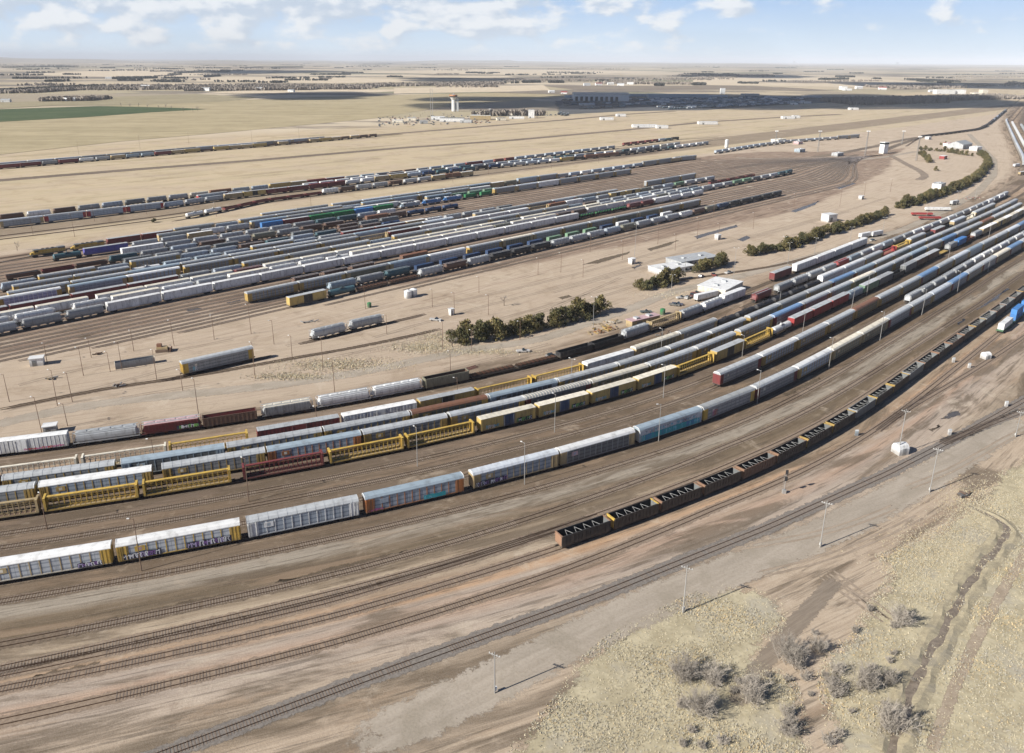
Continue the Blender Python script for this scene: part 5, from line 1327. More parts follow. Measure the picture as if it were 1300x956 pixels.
for i, (x, y, k, s_) in enumerate(SP): plant('bare_shrub', 'shrub', SHR[k], px(x, y), s_, '%s grey leafless shrub, %s from left among the dry grass' % ('large' if k in (1, 5) else 'small' if k == 3 else 'middling', ordinal(i + 1)), 'leafless shrubs in the dry grass', ('stem', 'twigs'))
# tufts of dry grass: nobody could count them
def inside(x, y, poly):
    c = False; j = len(poly) - 1
    for i in range(len(poly)):
        if (poly[i][1] > y) != (poly[j][1] > y) and x < (poly[j][0] - poly[i][0]) * (y - poly[i][1]) / (poly[j][1] - poly[i][1]) + poly[i][0]: c = not c
        j = i
    return c
M_ST = [mat('straw_%d' % i, c, .9, 0, .1, vary=0) for i, c in enumerate(((.56, .49, .34), (.50, .44, .31), (.44, .40, .30), (.42, .39, .32), (.58, .46, .27)))]
rr = random.Random(77); mb = MB(); cnt = 0
GP = [[(lambda w_: (w_.x, w_.y))(px(*p)) for p in g_] for g_ in GRASS]
for gi, gp in enumerate(GP):
    xs = [p[0] for p in gp]; ys = [p[1] for p in gp]; ar = (max(xs) - min(xs)) * (max(ys) - min(ys))
    for _ in range(int(min(ar * 9, 120000))):
        x, y = rr.uniform(min(xs), max(xs)), rr.uniform(min(ys), max(ys))
        if y < 85 or not inside(x, y, gp): continue
        qd = min(math.hypot(DITCH.p[k][0] - x, DITCH.p[k][1] - y) for k in range(0, len(DITCH.p), 2))
        if qd < 1.1: continue
        f = math.sin(x * .21 + math.sin(y * .17) * 2) + math.sin(y * .33 + x * .11); 
        if f < -.3 and rr.random() < .75: continue
        h_ = rr.uniform(.10, .30) * (1.3 if qd < 6 else 1.0) * (1 + .35 * f * .5); m_ = M_ST[min(4, max(0, int(2 + f + rr.gauss(0, 1.1))))]
        for k in range(3):
            a_ = rr.uniform(0, 6.28); w_ = rr.uniform(.05, .13); dx_, dy_ = math.cos(a_) * w_, math.sin(a_) * w_; lx, ly = rr.gauss(0, .2), rr.gauss(0, .2)
            mb.poly([(x - dx_, y - dy_, 0), (x + dx_, y + dy_, 0), (x + lx, y + ly, h_)], [(0, 1, 2)], m_)
o = structure('dry_grass', mb, 'stuff')
# weeds on the dirt by the hedge and along the old spurs
mb = MB()
for cx, cy, sx, sy, n in ((430, 463, 75, 9, 1500), (540, 441, 45, 8, 1300), (370, 478, 50, 5, 700), (620, 447, 60, 4, 500), (560, 428, 30, 7, 500), (1240, 640, 50, 30, 2500), (1200, 690, 60, 25, 2500), (870, 375, 60, 5, 400), (1160, 720, 40, 25, 1500)):
    for _ in range(int(n * 1.7)):
        p = px(rr.gauss(cx, sx * .5), rr.gauss(cy, sy * .5)); h_ = rr.uniform(.15, .5) * (.6 if cy > 600 else 1)
        for k in range(2):
            a_ = rr.uniform(0, 6.28); w_ = rr.uniform(.08, .22) * (.5 if cy > 600 else 1)
            mb.poly([(p.x - math.cos(a_) * w_, p.y - math.sin(a_) * w_, 0), (p.x + math.cos(a_) * w_, p.y + math.sin(a_) * w_, 0), (p.x + rr.gauss(0, .2), p.y + rr.gauss(0, .2), h_)], [(0, 1, 2)], M_ST[rr.randrange(5)])
structure('weeds', mb, 'stuff')
# far woods and shelterbelts
M_WOOD = mat('winter_wood', (.25, .215, .18), .95, 0, .2, vary=0, dcol=(.24, .2, .17), dscale=.03); M_WOOD2 = mat('dark_belt', (.05, .052, .045), .95, 0, .1, vary=0)
def woods(name, belts, m, n, h0, h1, kd='stuff'):
    mb = MB(); rr = random.Random(len(belts) * 31)
    for (x0, y0, x1, y1, th, k) in belts:
        A, B = px(x0, y0), px(x1, y1)
        for _ in range(int(n * k)):
            t_ = rr.random(); c = A.lerp(B, t_); c = c + Vector((0, rr.uniform(-th, th), 0)); h_ = rr.uniform(h0, h1); w_ = h_ * rr.uniform(.35, .6)
            for q_ in range(3):
                a_ = rr.uniform(0, 3.14); dx_, dy_ = math.cos(a_) * w_, math.sin(a_) * w_; lx = rr.gauss(0, w_ * .3)
                mb.poly([(c.x - dx_ * .6, c.y - dy_ * .6, 0), (c.x + dx_ * .6, c.y + dy_ * .6, 0), (c.x + dx_ + lx, c.y + dy_, h_ * .6), (c.x + lx, c.y, h_), (c.x - dx_ + lx, c.y - dy_, h_ * .65)], [(0, 1, 2, 3, 4)], m)
    return structure(name, mb, kd)
woods('river_woodland', [(70, 112.5, 300, 111.5, 230, 1), (300, 111.5, 470, 111.5, 220, .9), (460, 109.5, 640, 106, 160, .8), (240, 115, 400, 114, 60, .5), (0, 117, 80, 116, 160, .4), (1060, 131, 1180, 128, 130, .8), (1170, 127, 1285, 124, 90, .6), (760, 105.5, 880, 107, 120, .25),
                         (600, 147, 690, 146, 25, .10), (60, 128, 130, 127, 60, .25), (1120, 112, 1200, 110, 200, .5), (640, 104, 900, 101, 160, .3)], M_WOOD, 1500, 7, 13)
woods('shelterbelt', [(0, 117.5, 110, 112.5, 120, 1.0), (145, 100.2, 195, 99.6, 60, .5), (224, 93, 290, 92, 80, .5), (345, 86, 383, 85.6, 90, .5), (664, 105.2, 686, 104.8, 25, .35), (697, 105.2, 715, 105.2, 25, .35), (880, 97, 980, 97, 130, 1), (1062, 98, 1082, 98, 60, .3),
                      (1040, 101.5, 1075, 101, 40, .3), (262, 97.8, 279, 97, 40, .25), (0, 86, 90, 84.6, 200, .6), (880, 108.2, 895, 108, 30, .2), (832, 109, 842, 109, 20, .2), (592, 93, 612, 93, 60, .3), (1160, 102, 1205, 104, 140, .6), (392, 118, 440, 114, 10, .0)], M_WOOD2, 700, 9, 15)
rb = random.Random(12); woods('shelterbelt', [(x, y, x + rb.uniform(8, 60), y + rb.uniform(-.3, .3), 40, rb.uniform(.05, .2)) for x, y in [(rb.uniform(-20, 1300), 79.5 + 28 * rb.random() ** 1.6) for _ in range(110)]], M_WOOD2, 420, 7, 13)
woods('scattered_woodland', [(x, y, x + rb.uniform(10, 70), y + rb.uniform(-.6, .6), 90, rb.uniform(.1, .3)) for x, y in [(rb.uniform(-20, 1300), 83 + 30 * rb.random()) for _ in range(45)]], M_WOOD, 380, 6, 11)
FT = [bare(91, 10, dens=3), bare(92, 12, dens=3)]
for i, (x, y) in enumerate(((154, 135.6), (165, 136.4), (176, 136), (187, 138), (202, 138.5), (210, 137), (218, 139.5), (233, 142), (245, 142), (251, 141))):
    plant('farm_tree', 'tree', FT[i % 2], px(x, y), 1.15, 'grey leafless tree, %s from left along the green field' % ordinal(i + 1), 'leafless trees by the green field')

# ------------------------------------------------------------------ poles and masts
M_POLE = mat('pole_wood', (.17, .11, .075), .9, 0, .2); M_GALV = mat('galvanised', (.36, .35, .33), .5, .3, .1); M_LAMP = mat('lamp_head', (.75, .75, .72), .4, 0, 0)
def pole_height(b, ty):
    B = px(*b)
    for z in np.arange(3, 60, .25):
        if topx(B.x, B.y, z)[1] <= ty: return B, z
    return B, 12
def lamp_pole(b, ty, label, group, metal=False, arms=1):
    B, h = pole_height(b, ty); h = min(max(h, 8), 24); r_ = link('lamp_pole', None, None, (B.x, B.y, 0)); r_.rotation_euler = (R.gauss(0, .012), R.gauss(0, .012), R.uniform(2.2, 3.4)); tag(r_, label, 'lamp pole', group)
    m = M_GALV if metal else M_POLE; mb = MB(); mb.cone((0, 0, -.1), (0, 0, h), .13, .07, m, 7); link('pole', mb.mesh('pole'), r_)
    for s in ((1,) if arms == 1 else (-1, 1)):
        mb = MB(); mb.bar((0, 0, h - .25), (1.1 * s, 0, h), .09, m); mb.box(min(.9 * s, 1.45 * s), max(.9 * s, 1.45 * s), -.14, .14, h - .06, h + .1, M_LAMP); link('lamp_head', mb.mesh('lamp_head'), r_)
def cross_pole(b, ty, label, group):
    B, h = pole_height(b, ty); r_ = link('utility_pole', None, None, (B.x, B.y, 0)); r_.rotation_euler = (0, 0, -.5); tag(r_, label, 'utility pole', group)
    mb = MB(); mb.cone((0, 0, -.1), (0, 0, h), .16, .10, M_GALV, 7); link('pole', mb.mesh('pole'), r_)
    mb = MB(); mb.bar((-1.2, 0, h - .7), (1.2, 0, h - .7), .14, M_GALV); mb.bar((-.6, 0, h - .72), (0, 0, h - 1.5), .06, M_GALV); mb.bar((.6, 0, h - .72), (0, 0, h - 1.5), .06, M_GALV)
    for x in (-1.1, -.5, .5, 1.1): mb.cone((x, 0, h - .62), (x, 0, h - .38), .07, .05, M_LAMP, 6)
    link('crossarm', mb.mesh('crossarm'), r_)
    mb = MB(); mb.cone((0, .35, .5), (0, .35, 1.2), .28, .28, M_LAMP, 10); mb.box(-.2, .2, .1, .3, .6, 1.1, M_LAMP); link('service_box', mb.mesh('service_box'), r_)
def poles(L, place, group, metal=False, arms=1):
    for i, (x, y, ty) in enumerate(sorted(L)): lamp_pole((x, y), ty, '%s light pole, %s from left %s' % ('pale metal' if metal else 'brown wooden', ordinal(i + 1), place), group, metal, arms)
poles([(60, 672, 628), (180, 725, 659), (199, 599, 558), (316, 637, 582)], 'beside the front autorack train', 'light poles at the left of the near yard')
poles([(530, 592, 543), (666, 615, 562), (704, 549, 501), (836, 560, 513), (842, 505, 463), (961, 512, 470), (942, 453, 426), (1052, 468, 429), (1117, 432, 396), (1170, 400, 367), (1081, 392, 368), (1019, 421, 397), (989, 392, 370), (839, 450, 418), (1145, 350, 325), (1203, 332, 308), (1255, 302, 283), (1215, 372, 345), (1254, 345, 322), (1100, 375, 350)], 'among the curved trains', 'light poles among the curved trains', True)
poles([(12, 510, 475), (60, 461, 440), (73, 515, 470), (92, 510, 474), (53, 549, 504), (86, 541, 516), (106, 477, 441), (116, 454, 437), (155, 470, 435), (140, 472, 455), (170, 446, 420), (199, 482, 445), (221, 439, 407), (272, 431, 401), (319, 424, 387), (232, 496, 471), (252, 526, 481),
       (324, 481, 435), (410, 467, 429), (425, 499, 456), (491, 424, 400), (549, 390, 368), (577, 399, 372), (562, 446, 409), (572, 471, 447), (348, 437, 407), (371, 456, 427), (403, 546, 520), (581, 507, 480), (620, 400, 375), (599, 446, 420), (660, 432, 408)], 'on the open dirt', 'brown light poles on the open dirt')
poles([(464, 392, 362), (712, 346, 321), (740, 352, 330), (749, 320, 297), (835, 310, 285), (857, 318, 297), (885, 302, 277), (906, 276, 256), (912, 302, 284), (956, 291, 270), (1008, 262, 246), (1066, 262, 240), (1097, 250, 232), (683, 349, 328), (608, 372, 352), (790, 330, 306), (1130, 244, 228)], 'along the bowl edge', 'light poles along the bowl edge')
poles([(753, 416, 377), (725, 485, 456), (852, 369, 349), (869, 350, 327), (931, 356, 315), (805, 333, 285), (1000, 335, 308), (1034, 322, 302), (1079, 306, 288), (1176, 277, 262), (1214, 262, 243), (1238, 252, 236), (1121, 292, 276), (995, 316, 302)], 'along the hedges', 'pale light poles along the hedges', True, 2)
poles([(95, 301, 272), (42, 186 + 112, 276), (120, 281, 262), (186, 272, 256), (275, 275, 258), (350, 254, 238), (395, 262, 238), (500, 240, 224), (545, 232, 214), (575, 232, 212), (620, 222, 208), (700, 214, 200), (760, 207, 193), (100, 196, 178), (178, 190, 172), (240, 183, 168), (320, 180, 164), (380, 176, 160)], 'along the far rows', 'light poles along the far rows')
cross_pole((1041, 695), 636, 'silver utility pole with crossarm nearest the dirt road, left of two', 'utility poles by the front track'); cross_pole((1180, 625), 569, 'silver utility pole with crossarm casting a long shadow, right of two', 'utility poles by the front track')
cross_pole((867, 778), 719, 'thin silver utility pole at the dry grass edge', 'utility poles by the front track'); cross_pole((628, 880), 828, 'thin silver utility pole at the bottom edge', 'utility poles by the front track')
cross_pole((1140, 577), 520, 'thin silver utility pole beside the white domed hut', 'utility poles by the front track'); cross_pole((1289, 555), 522, 'thin silver utility pole at the right edge', 'utility poles by the front track')
for i, (x, y, ty) in enumerate(((984, 186, 166), (1038, 193, 166), (1098, 198, 166), (1145, 183, 166), (1163, 204, 173), (622, 152, 138))):
    B, h = pole_height((x, y), ty); r_ = link('light_mast', None, None, (B.x, B.y, 0)); tag(r_, 'tall pale light mast, %s from left by the hump' % ordinal((i + 1) % 6 + 1), 'light mast', 'tall light masts by the hump')
    mb = MB()
    for a_ in (0, 2.09, 4.19): mb.bar((math.cos(a_) * 1.1, math.sin(a_) * 1.1, 0), (math.cos(a_) * .4, math.sin(a_) * .4, h), .28, M_GALV)
    for z in np.arange(2, h, 3.0): mb.box(-.7, .7, -.7, .7, z, z + .12, M_GALV)
    link('mast', mb.mesh('mast'), r_); mb = MB(); mb.box(-2.2, 2.2, -.5, .5, h - 1.2, h, M_LAMP); link('floodlight_bar', mb.mesh('floodlight_bar'), r_)
for x, nm in ((547, 'left'), (549.5, 'right')):
    B, h = pole_height((x, 148), 113); r_ = link('radio_mast', None, None, (B.x, B.y, 0)); tag(r_, 'thin tall radio mast, %s of the pair beside the white tower' % nm, 'radio mast', 'radio masts beside the tower'); mb = MB(); mb.cone((0, 0, 0), (0, 0, h), .5, .35, M_GALV, 5); link('mast', mb.mesh('mast'), r_)
    mb = MB(); mb.cone((0, 0, h), (0, 0, h + 4), .12, .06, M_GALV, 5); link('antenna', mb.mesh('antenna'), r_)
# trackside signal
B = px(995, 626); r_ = link('signal_mast', None, None, (B.x, B.y, 0)); tag(r_, 'silver railway signal mast with two black heads', 'signal')
mb = MB(); mb.box(-.5, .5, -.4, .4, 0, 1.1, M_GALV); mb.cone((0, 0, 1), (0, 0, 6.6), .11, .09, M_GALV, 8); mb.bar((-.35, .3, 1), (-.35, .3, 6), .05, M_GALV); link('mast', mb.mesh('mast'), r_)
for z in (4.0, 6.0): mb = MB(); mb.box(-.35, .35, -.5, -.3, z, z + 1.3, P_('black')); mb.cone((0, -.5, z + .9), (0, -.8, z + .9), .2, .22, P_('black'), 8); mb.cone((0, -.5, z + .4), (0, -.8, z + .4), .2, .22, P_('black'), 8); link('signal_head', mb.mesh('signal_head'), r_)

# ------------------------------------------------------------------ buildings, sheds, stores
def building(x, y, w_, d_, h, wall, roof, label, name='building', cat='building', ang=AN + .13, gable=0.0, win=0, door=True, pos=None):
    B = px(x, y) if pos is None else pos; r_ = link(name, None, None, (B.x, B.y, 0)); r_.rotation_euler.z = ang; tag(r_, label, cat)
    mb = MB(); mb.box(-w_ / 2, w_ / 2, -d_ / 2, d_ / 2, -.1, h, P_(wall)); 
    if gable: mb.poly([(-w_ / 2, -d_ / 2, h), (-w_ / 2, d_ / 2, h), (-w_ / 2, 0, h + gable - .03), (w_ / 2, -d_ / 2, h), (w_ / 2, d_ / 2, h), (w_ / 2, 0, h + gable - .03)], [(0, 2, 1), (3, 4, 5)], P_(wall))
    link('wall', mb.mesh('wall'), r_); mb = MB(); e = .3
    if gable: mb.prism([(-d_ / 2 - e, h - .02), (0, h + gable), (d_ / 2 + e, h - .02), (d_ / 2 + e, h + .16), (0, h + gable + .2), (-d_ / 2 - e, h + .16)][::-1], -w_ / 2 - e, w_ / 2 + e, P_(roof, 'roof'))
    else:
        mb.box(-w_ / 2 - e, w_ / 2 + e, -d_ / 2 - e, d_ / 2 + e, h + .002, h + .25, P_(roof, 'roof'))
        if w_ > 10: [mb.box(a_ - .9, a_ + .9, -1.2, 1.2, h + .25, h + 1.0, P_('lgray')) for a_ in (-w_ * .25, w_ * .2)]
    link('roof', mb.mesh('roof'), r_)
    if door: mb = MB(); mb.box(-w_ * .32, -w_ * .32 + min(3.2, w_ * .3), -d_ / 2 - .06, -d_ / 2, 0, min(h * .75, 3.4), P_('dgray')); link('door', mb.mesh('door'), r_)
    for i in range(win):
        xx = -w_ / 2 + w_ * (i + .8) / (win + .6)
        mb = MB(); mb.box(xx - .7, xx + .7, -d_ / 2 - .08, -d_ / 2, h * .42, h * .75, M_GLASS); mb.box(xx - .8, xx + .8, -d_ / 2 - .12, -d_ / 2, h * .38, h * .42, P_('lgray')); link('window', mb.mesh('window'), r_)
    return r_
A_ = math.atan2(29, 37)
building(852, 344, 24, 12, 3.0, 'white', 'white', 'white flat-roofed office, near wing beside the hedge', ang=A_ - .12, win=6)
building(879, 334, 30, 13, 3.6, 'lgray', 'lgray', 'grey flat-roofed office, far wing behind the hedge', ang=A_ - .12, win=7)
building(914, 369, 22, 15, 3.8, 'cream', 'white', 'cream warehouse with broad white roof beside the trains', 'warehouse', ang=AN + .3, win=0)
building(816, 411, 17, 4, 3.0, 'tan', 'pink', 'low tan store building behind the grey hoppers', 'storage_building', ang=AN)
building(1052, 281, 9, 7, 5.5, 'white', 'white', 'white cube shed standing on open sand', 'shed', 'shed', ang=.5)
building(1191, 240, 13, 8, 5.5, 'white', 'lgray', 'white shed beside the curved hedge', 'shed', 'shed', ang=.8)
building(48, 463, 4.6, 3.4, 3.0, 'white', 'white', 'white metal hut at the left on open dirt', 'hut', 'shed', ang=.35)
building(65, 549, 3.6, 2.8, 2.6, 'lgray', 'white', 'small pale hut behind the long white boxcar', 'hut', 'shed', ang=.35)
building(802, 335, 3.2, 2.8, 3.2, 'white', 'white', 'tiny white hut at the foot of a pole', 'hut', 'shed')
building(911, 304, 3.4, 2.8, 3.2, 'white', 'white', 'tiny white hut near the shallow pool', 'hut', 'shed')
building(573, 400, 1.8, 1.8, 3.0, 'white', 'white', 'narrow white cabinet standing on open dirt', 'cabinet', 'cabinet')
building(1093, 253, 4, 3, 3, 'white', 'white', 'small white hut alone on the wide sand', 'hut', 'shed')
building(1218, 188, 34, 20, 6, 'lgray', 'gray', 'low grey-roofed house at the curved hedge top', 'house', 'house', gable=4, win=5)
building(1238, 191, 18, 10, 5, 'white', 'white', 'white outbuilding right of the grey-roofed house', 'outbuilding')
building(1203, 186, 14, 8, 5, 'white', 'red', 'white outbuilding with red roof left of the house', 'outbuilding')
building(1197, 202, 9, 6, 4, 'red', 'white', 'red hut inside the curved hedge', 'hut', 'shed')
building(988, 181, 22, 12, 5, 'white', 'cream', 'white building beside the prairie row', 'outbuilding'); building(1013, 183, 12, 8, 4, 'pink', 'lgray', 'pinkish building near the tall mast', 'outbuilding')
building(1015, 193, 14, 8, 4, 'lblue', 'white', 'pale blue hut beside the dark road', 'hut', 'shed'); building(1063, 198, 16, 8, 4, 'lgray', 'white', 'long white hut left of the hump tower', 'hut', 'shed')
building(1178, 195 - 18, 10, 6, 4, 'white', 'white', 'white hut under the black lead train', 'hut', 'shed')
# domed hut
def dome_hut(x, y, s_, label):
    B = px(x, y); r_ = link('relay_hut', None, None, (B.x, B.y, 0)); r_.rotation_euler.z = .3; tag(r_, label, 'hut'); mb = MB(); pr = [(-s_, 0), (s_, 0), (s_, s_ * 1.2), (s_ * .7, s_ * 1.75), (0, s_ * 2), (-s_ * .7, s_ * 1.75), (-s_, s_ * 1.2)]
    mb.prism(pr, -s_, s_, P_('white')); link('shell', mb.mesh('shell'), r_); mb = MB(); mb.box(-s_ * .4, s_ * .4, -s_ - .05, -s_ + .01, 0, s_ * 1.3, P_('gray')); link('door', mb.mesh('door'), r_)
dome_hut(1142, 575, 1.75, 'white domed equipment hut beside the front track'); dome_hut(1251, 455, 1.4, 'small white domed hut below the container train')
for x, y, lab in ((1230, 467, 'short white signal cabinet right of its twin'), (1210, 460, 'short white signal cabinet left of its twin'), (1087, 553 + 0, 'short blue signal cabinet beside the coal train'), (1205, 552, 'white switch machine on the grey gravel'), (1277, 516, 'white switch machine near the right edge')):
    B = px(x, y); r_ = link('signal_cabinet', None, None, (B.x, B.y, 0)); tag(r_, lab, 'cabinet'); mb = MB(); mb.box(-.45, .45, -.35, .35, 0, 1.7, P_('white' if 'white' in lab else 'lblue')); link('cabinet_body', mb.mesh('cabinet_body'), r_); mb = MB(); mb.prism([(-.4, 1.7), (.4, 1.7), (0, 2.1)], -.5, .5, P_('lgray')); link('lid', mb.mesh('lid'), r_)
# pair of white tanks, green pump, derelict container, bulldozer, rail panels
def vtank(x, y, r0, h, c, label, name='storage_tank', cat='tank'):
    B = px(x, y); r_ = link(name, None, None, (B.x, B.y, 0)); tag(r_, label, cat); mb = MB(); mb.cone((0, 0, 0), (0, 0, h), r0, r0, P_(c), 20, True); link('shell', mb.mesh('shell'), r_)
    mb = MB(); mb.cone((0, 0, h), (0, 0, h + r0 * .35), r0 * 1.02, .15, P_(c, 'roof'), 20); link('cap', mb.mesh('cap'), r_); mb = MB(); ladder(mb, 0, -r0 - .08, .1, h, P_('gray')); link('ladder', mb.mesh('ladder'), r_)
vtank(518, 378, 1.9, 3.6, 'white', 'white round tank on dirt, left of two'); vtank(525, 376, 1.9, 3.6, 'white', 'white round tank on dirt, right of two'); vtank(922, 188, 2.4, 11, 'white', 'tall white silo beyond the upper departure rows', 'silo', 'silo')
vtank(469, 390, 1.0, 2.2, 'green', 'small green tank at the foot of a lamp pole'); vtank(841, 399, 1.2, 2.6, 'green', 'green tank behind the white hoppers')
B = px(172, 464); r_ = link('derelict_container', None, None, (B.x, B.y, 0)); r_.rotation_euler.z = AN - .1; tag(r_, 'long grey derelict open container on the dirt', 'container'); mb = MB()
for s in (-1, 1): mb.box(-7, 7, min(s * 1.3, s * 1.2), max(s * 1.3, s * 1.2), 0, 2.6, P_('gray', 'rib'))
mb.box(-7, 7, -1.2, 1.2, 0, .2, P_('dgray')); link('body', mb.mesh('body'), r_)
for s in (-1, 1): mb = MB(); mb.box(min(s * 7, s * 6.9), max(s * 7, s * 6.9), -1.2, 1.2, .2, 2.6, P_('cream')); link('end_panel', mb.mesh('end_panel'), r_)
B = px(207, 446); r_ = link('bulldozer', None, None, (B.x, B.y, 0)); r_.rotation_euler.z = .2; tag(r_, 'rusty brown bulldozer parked on the dirt', 'bulldozer')
mb = MB(); mb.box(-2.2, 2.0, -.9, .9, 1.0, 2.1, P_('tan')); mb.box(-2.0, -.2, -.8, .8, 2.1, 3.3, P_('rust')); link('body', mb.mesh('body'), r_)
for s in (-1, 1): mb = MB(); mb.prism([(s * 1.4 - .3, 0.05), (s * 1.4 + .3, .05), (s * 1.4 + .3, 1.1), (s * 1.4 - .3, 1.1)], -2.5, 2.3, P_('brown')); link('crawler_track', mb.mesh('crawler_track'), r_)
mb = MB(); mb.box(3.0, 3.25, -1.9, 1.9, .1, 1.5, P_('rust')); mb.bar((2.0, -1.2, .8), (3.0, -1.2, .7), .2, P_('rust')); mb.bar((2.0, 1.2, .8), (3.0, 1.2, .7), .2, P_('rust')); link('blade', mb.mesh('blade'), r_)
def pile(x, y, n, L_, c, label, name, ang=AN):
    B = px(x, y); r_ = link(name, None, None, (B.x, B.y, 0)); r_.rotation_euler.z = ang; tag(r_, label, 'scrap'); mb = MB(); rr = random.Random(n + int(x))
    for i in range(n): a_ = rr.uniform(-L_ / 2, L_ / 2); b_ = rr.uniform(-L_ / 5, L_ / 5); d = rr.uniform(0, 3.1); mb.bar((a_, b_, rr.uniform(.1, .8)), (a_ + math.cos(d) * 2, b_ + math.sin(d) * 2, rr.uniform(.1, .8)), rr.uniform(.2, .5), P_(rr.choice(c)))
    o_ = mb.mesh('scrap_heap'); link('scrap_heap', o_, r_)
pile(1010, 335, 14, 8, ['brown', 'gray'], 'heap of brown scrap at the mast foot', 'scrap_pile'); pile(764, 420, 34, 16, ['tan', 'yellow', 'orange'], 'heap of yellow steel parts behind the yellow flatcar', 'parts_pile'); pile(775, 411, 18, 14, ['tan', 'cream'], 'row of tan timber pieces beside the pump', 'parts_pile')
pile(1236, 252, 30, 26, ['cream', 'brown', 'gray', 'red'], 'scattered white and brown materials by the curved road', 'materials_pile'); pile(127, 450, 6, 3, ['brown'], 'small brown scrap heap left of the container', 'scrap_pile'); pile(150, 491, 7, 4, ['gray', 'brown'], 'grey broken boards below the container', 'scrap_pile')
pile(66, 405 + 77, 7, 5, ['tan', 'gray'], 'pale tangled wire near the left poles', 'scrap_pile'); pile(392, 410, 9, 6, ['lgray', 'gray'], 'heap of grey rubble above the lone hoppers', 'rubble_pile'); pile(1228, 630, 12, 2.6, ['brown', 'dgray'], 'round heap of dark scrap by the dry grass', 'scrap_pile')
B = px(590, 470); r_ = link('track_panel_stack', None, None, (B.x, B.y, 0)); r_.rotation_euler.z = AN + .1; tag(r_, 'stack of rust red track panels on dirt', 'track panels'); mb = MB()
for y in (-.7, .7): mb.box(-6, 6, y - .08, y + .08, .25, .45, P_('maroon'))
link('rail', mb.mesh('rail'), r_); mb = MB(); [mb.box(x - .35, x + .05, -1.2, 1.2, .02, .25, P_('maroon')) for x in np.arange(-5.8, 6, 1.0)]; link('sleepers', mb.mesh('sleepers'), r_)
# trailers
mb = MB(); mb.cone((0, -.15, 0), (0, .15, 0), .5, .5, M_IN, 10); TWH = mb.mesh('wheel')
def trailer(x, y, L_, c, label, ang=AN, h=3.6, z=1.1):
    B = px(x, y); r_ = link('trailer', None, None, (B.x, B.y, 0)); r_.rotation_euler.z = ang; tag(r_, label, 'trailer'); mb = MB(); mb.box(-L_ / 2, L_ / 2, -1.25, 1.25, z, h, P_(c, 'rib')); link('body', mb.mesh('body'), r_)
    mb = MB(); mb.box(-L_ / 2, L_ / 2, -1.2, 1.2, h + .002, h + .05, P_('white' if c != 'red' else 'red', 'roof')); link('roof', mb.mesh('roof'), r_)
    for e in (-.38, .36):
        [link('wheel', TWH, r_, (L_ * e + k, s, .5)) for k in (-.6, .6) for s in (-1.0, 1.0)]
trailer(896, 380, 15, 'white', 'white box trailer beside the cream warehouse'); trailer(1170, 274, 16, 'red', 'red trailer, upper of the pair by the hedge', AN - .6, 2.4); trailer(1180, 279, 16, 'red', 'red trailer, lower of the pair by the hedge', AN - .6, 2.4)
trailer(1190, 268, 20, 'white', 'long white trailer beside the red ones', AN - .6, 3.0); trailer(1211, 260, 10, 'lgray', 'short grey trailer near the curved road', AN); trailer(1098, 302, 12, 'white', 'white trailer left of its twin beside the hedge'); trailer(1112, 300, 12, 'white', 'white trailer right of its twin beside the hedge')
trailer(1298, 222, 16, 'tan', 'tan trailer at the right edge'); trailer(1290, 212, 12, 'white', 'white trailer at the right edge')
# road vehicles
def vehicle(L_, pick):
    hw = .95; out = {}
    def body(c):
        mb = MB(); mb.poly([(-L_ / 2, -hw, .35), (L_ / 2, -hw, .35), (L_ / 2, hw, .35), (-L_ / 2, hw, .35), (-L_ / 2, -hw, .95), (L_ / 2, -hw, .85), (L_ / 2, hw, .85), (-L_ / 2, hw, .95)], [(0, 3, 2, 1), (4, 5, 6, 7), (0, 1, 5, 4), (1, 2, 6, 5), (2, 3, 7, 6), (3, 0, 4, 7)], c); return mb.mesh('body')
    mb = MB(); a_, b_ = (-.3, L_ * .22) if pick else (-L_ * .36, L_ * .22)
    mb.poly([(a_, -hw + .05, .93), (b_, -hw + .05, .9), (b_, hw - .05, .9), (a_, hw - .05, .93), (a_ + .3, -hw + .2, 1.55), (b_ - .6, -hw + .2, 1.55), (b_ - .6, hw - .2, 1.55), (a_ + .3, hw - .2, 1.55)], [(4, 5, 6, 7), (0, 1, 5, 4), (1, 2, 6, 5), (2, 3, 7, 6), (3, 0, 4, 7)], M_GLASS); cab = mb.mesh('cabin')
    mb = MB(); mb.cone((0, -.1, .34), (0, .1, .34), .34, .34, M_IN, 12); wh = mb.mesh('wheel'); return body, cab, wh
VP = {p: vehicle(5.4 if p else 4.5, p) for p in (True, False)}; VB = {}
def car(x, y, c, pick, label, group=None, ang=None, parts=True, pos=None):
    B = px(x, y) if pos is None else pos; body, cab, wh = VP[pick]
    if (c, pick) not in VB:
        VB[(c, pick)] = body(P_(c)); me = VB[(c, pick)].copy(); mb = MB()
        for q_ in (VB[(c, pick)], cab):
            for p in q_.polygons: mb.poly([q_.vertices[i].co for i in p.vertices], [tuple(range(len(p.vertices)))], q_.materials[p.material_index])
        mb.box(-1.6, 1.6, -.8, .8, .05, .5, M_IN); VB[(c, pick, 1)] = mb.mesh('car')
    an_ = R.uniform(0, 3.1) if ang is None else ang; nm = 'pickup_truck' if pick else 'parked_car'
    if not parts: r_ = link(nm, VB[(c, pick, 1)], None, (B.x, B.y, 0))
    else:
        r_ = link(nm, None, None, (B.x, B.y, 0)); link('body', VB[(c, pick)], r_); link('cabin', cab, r_)
        for sx in (-1.5, 1.5):
            for sy in (-.85, .85): link('wheel', wh, r_, (sx, sy, 0))
    r_.rotation_euler.z = an_; tag(r_, label, 'pickup' if pick else 'car', group)
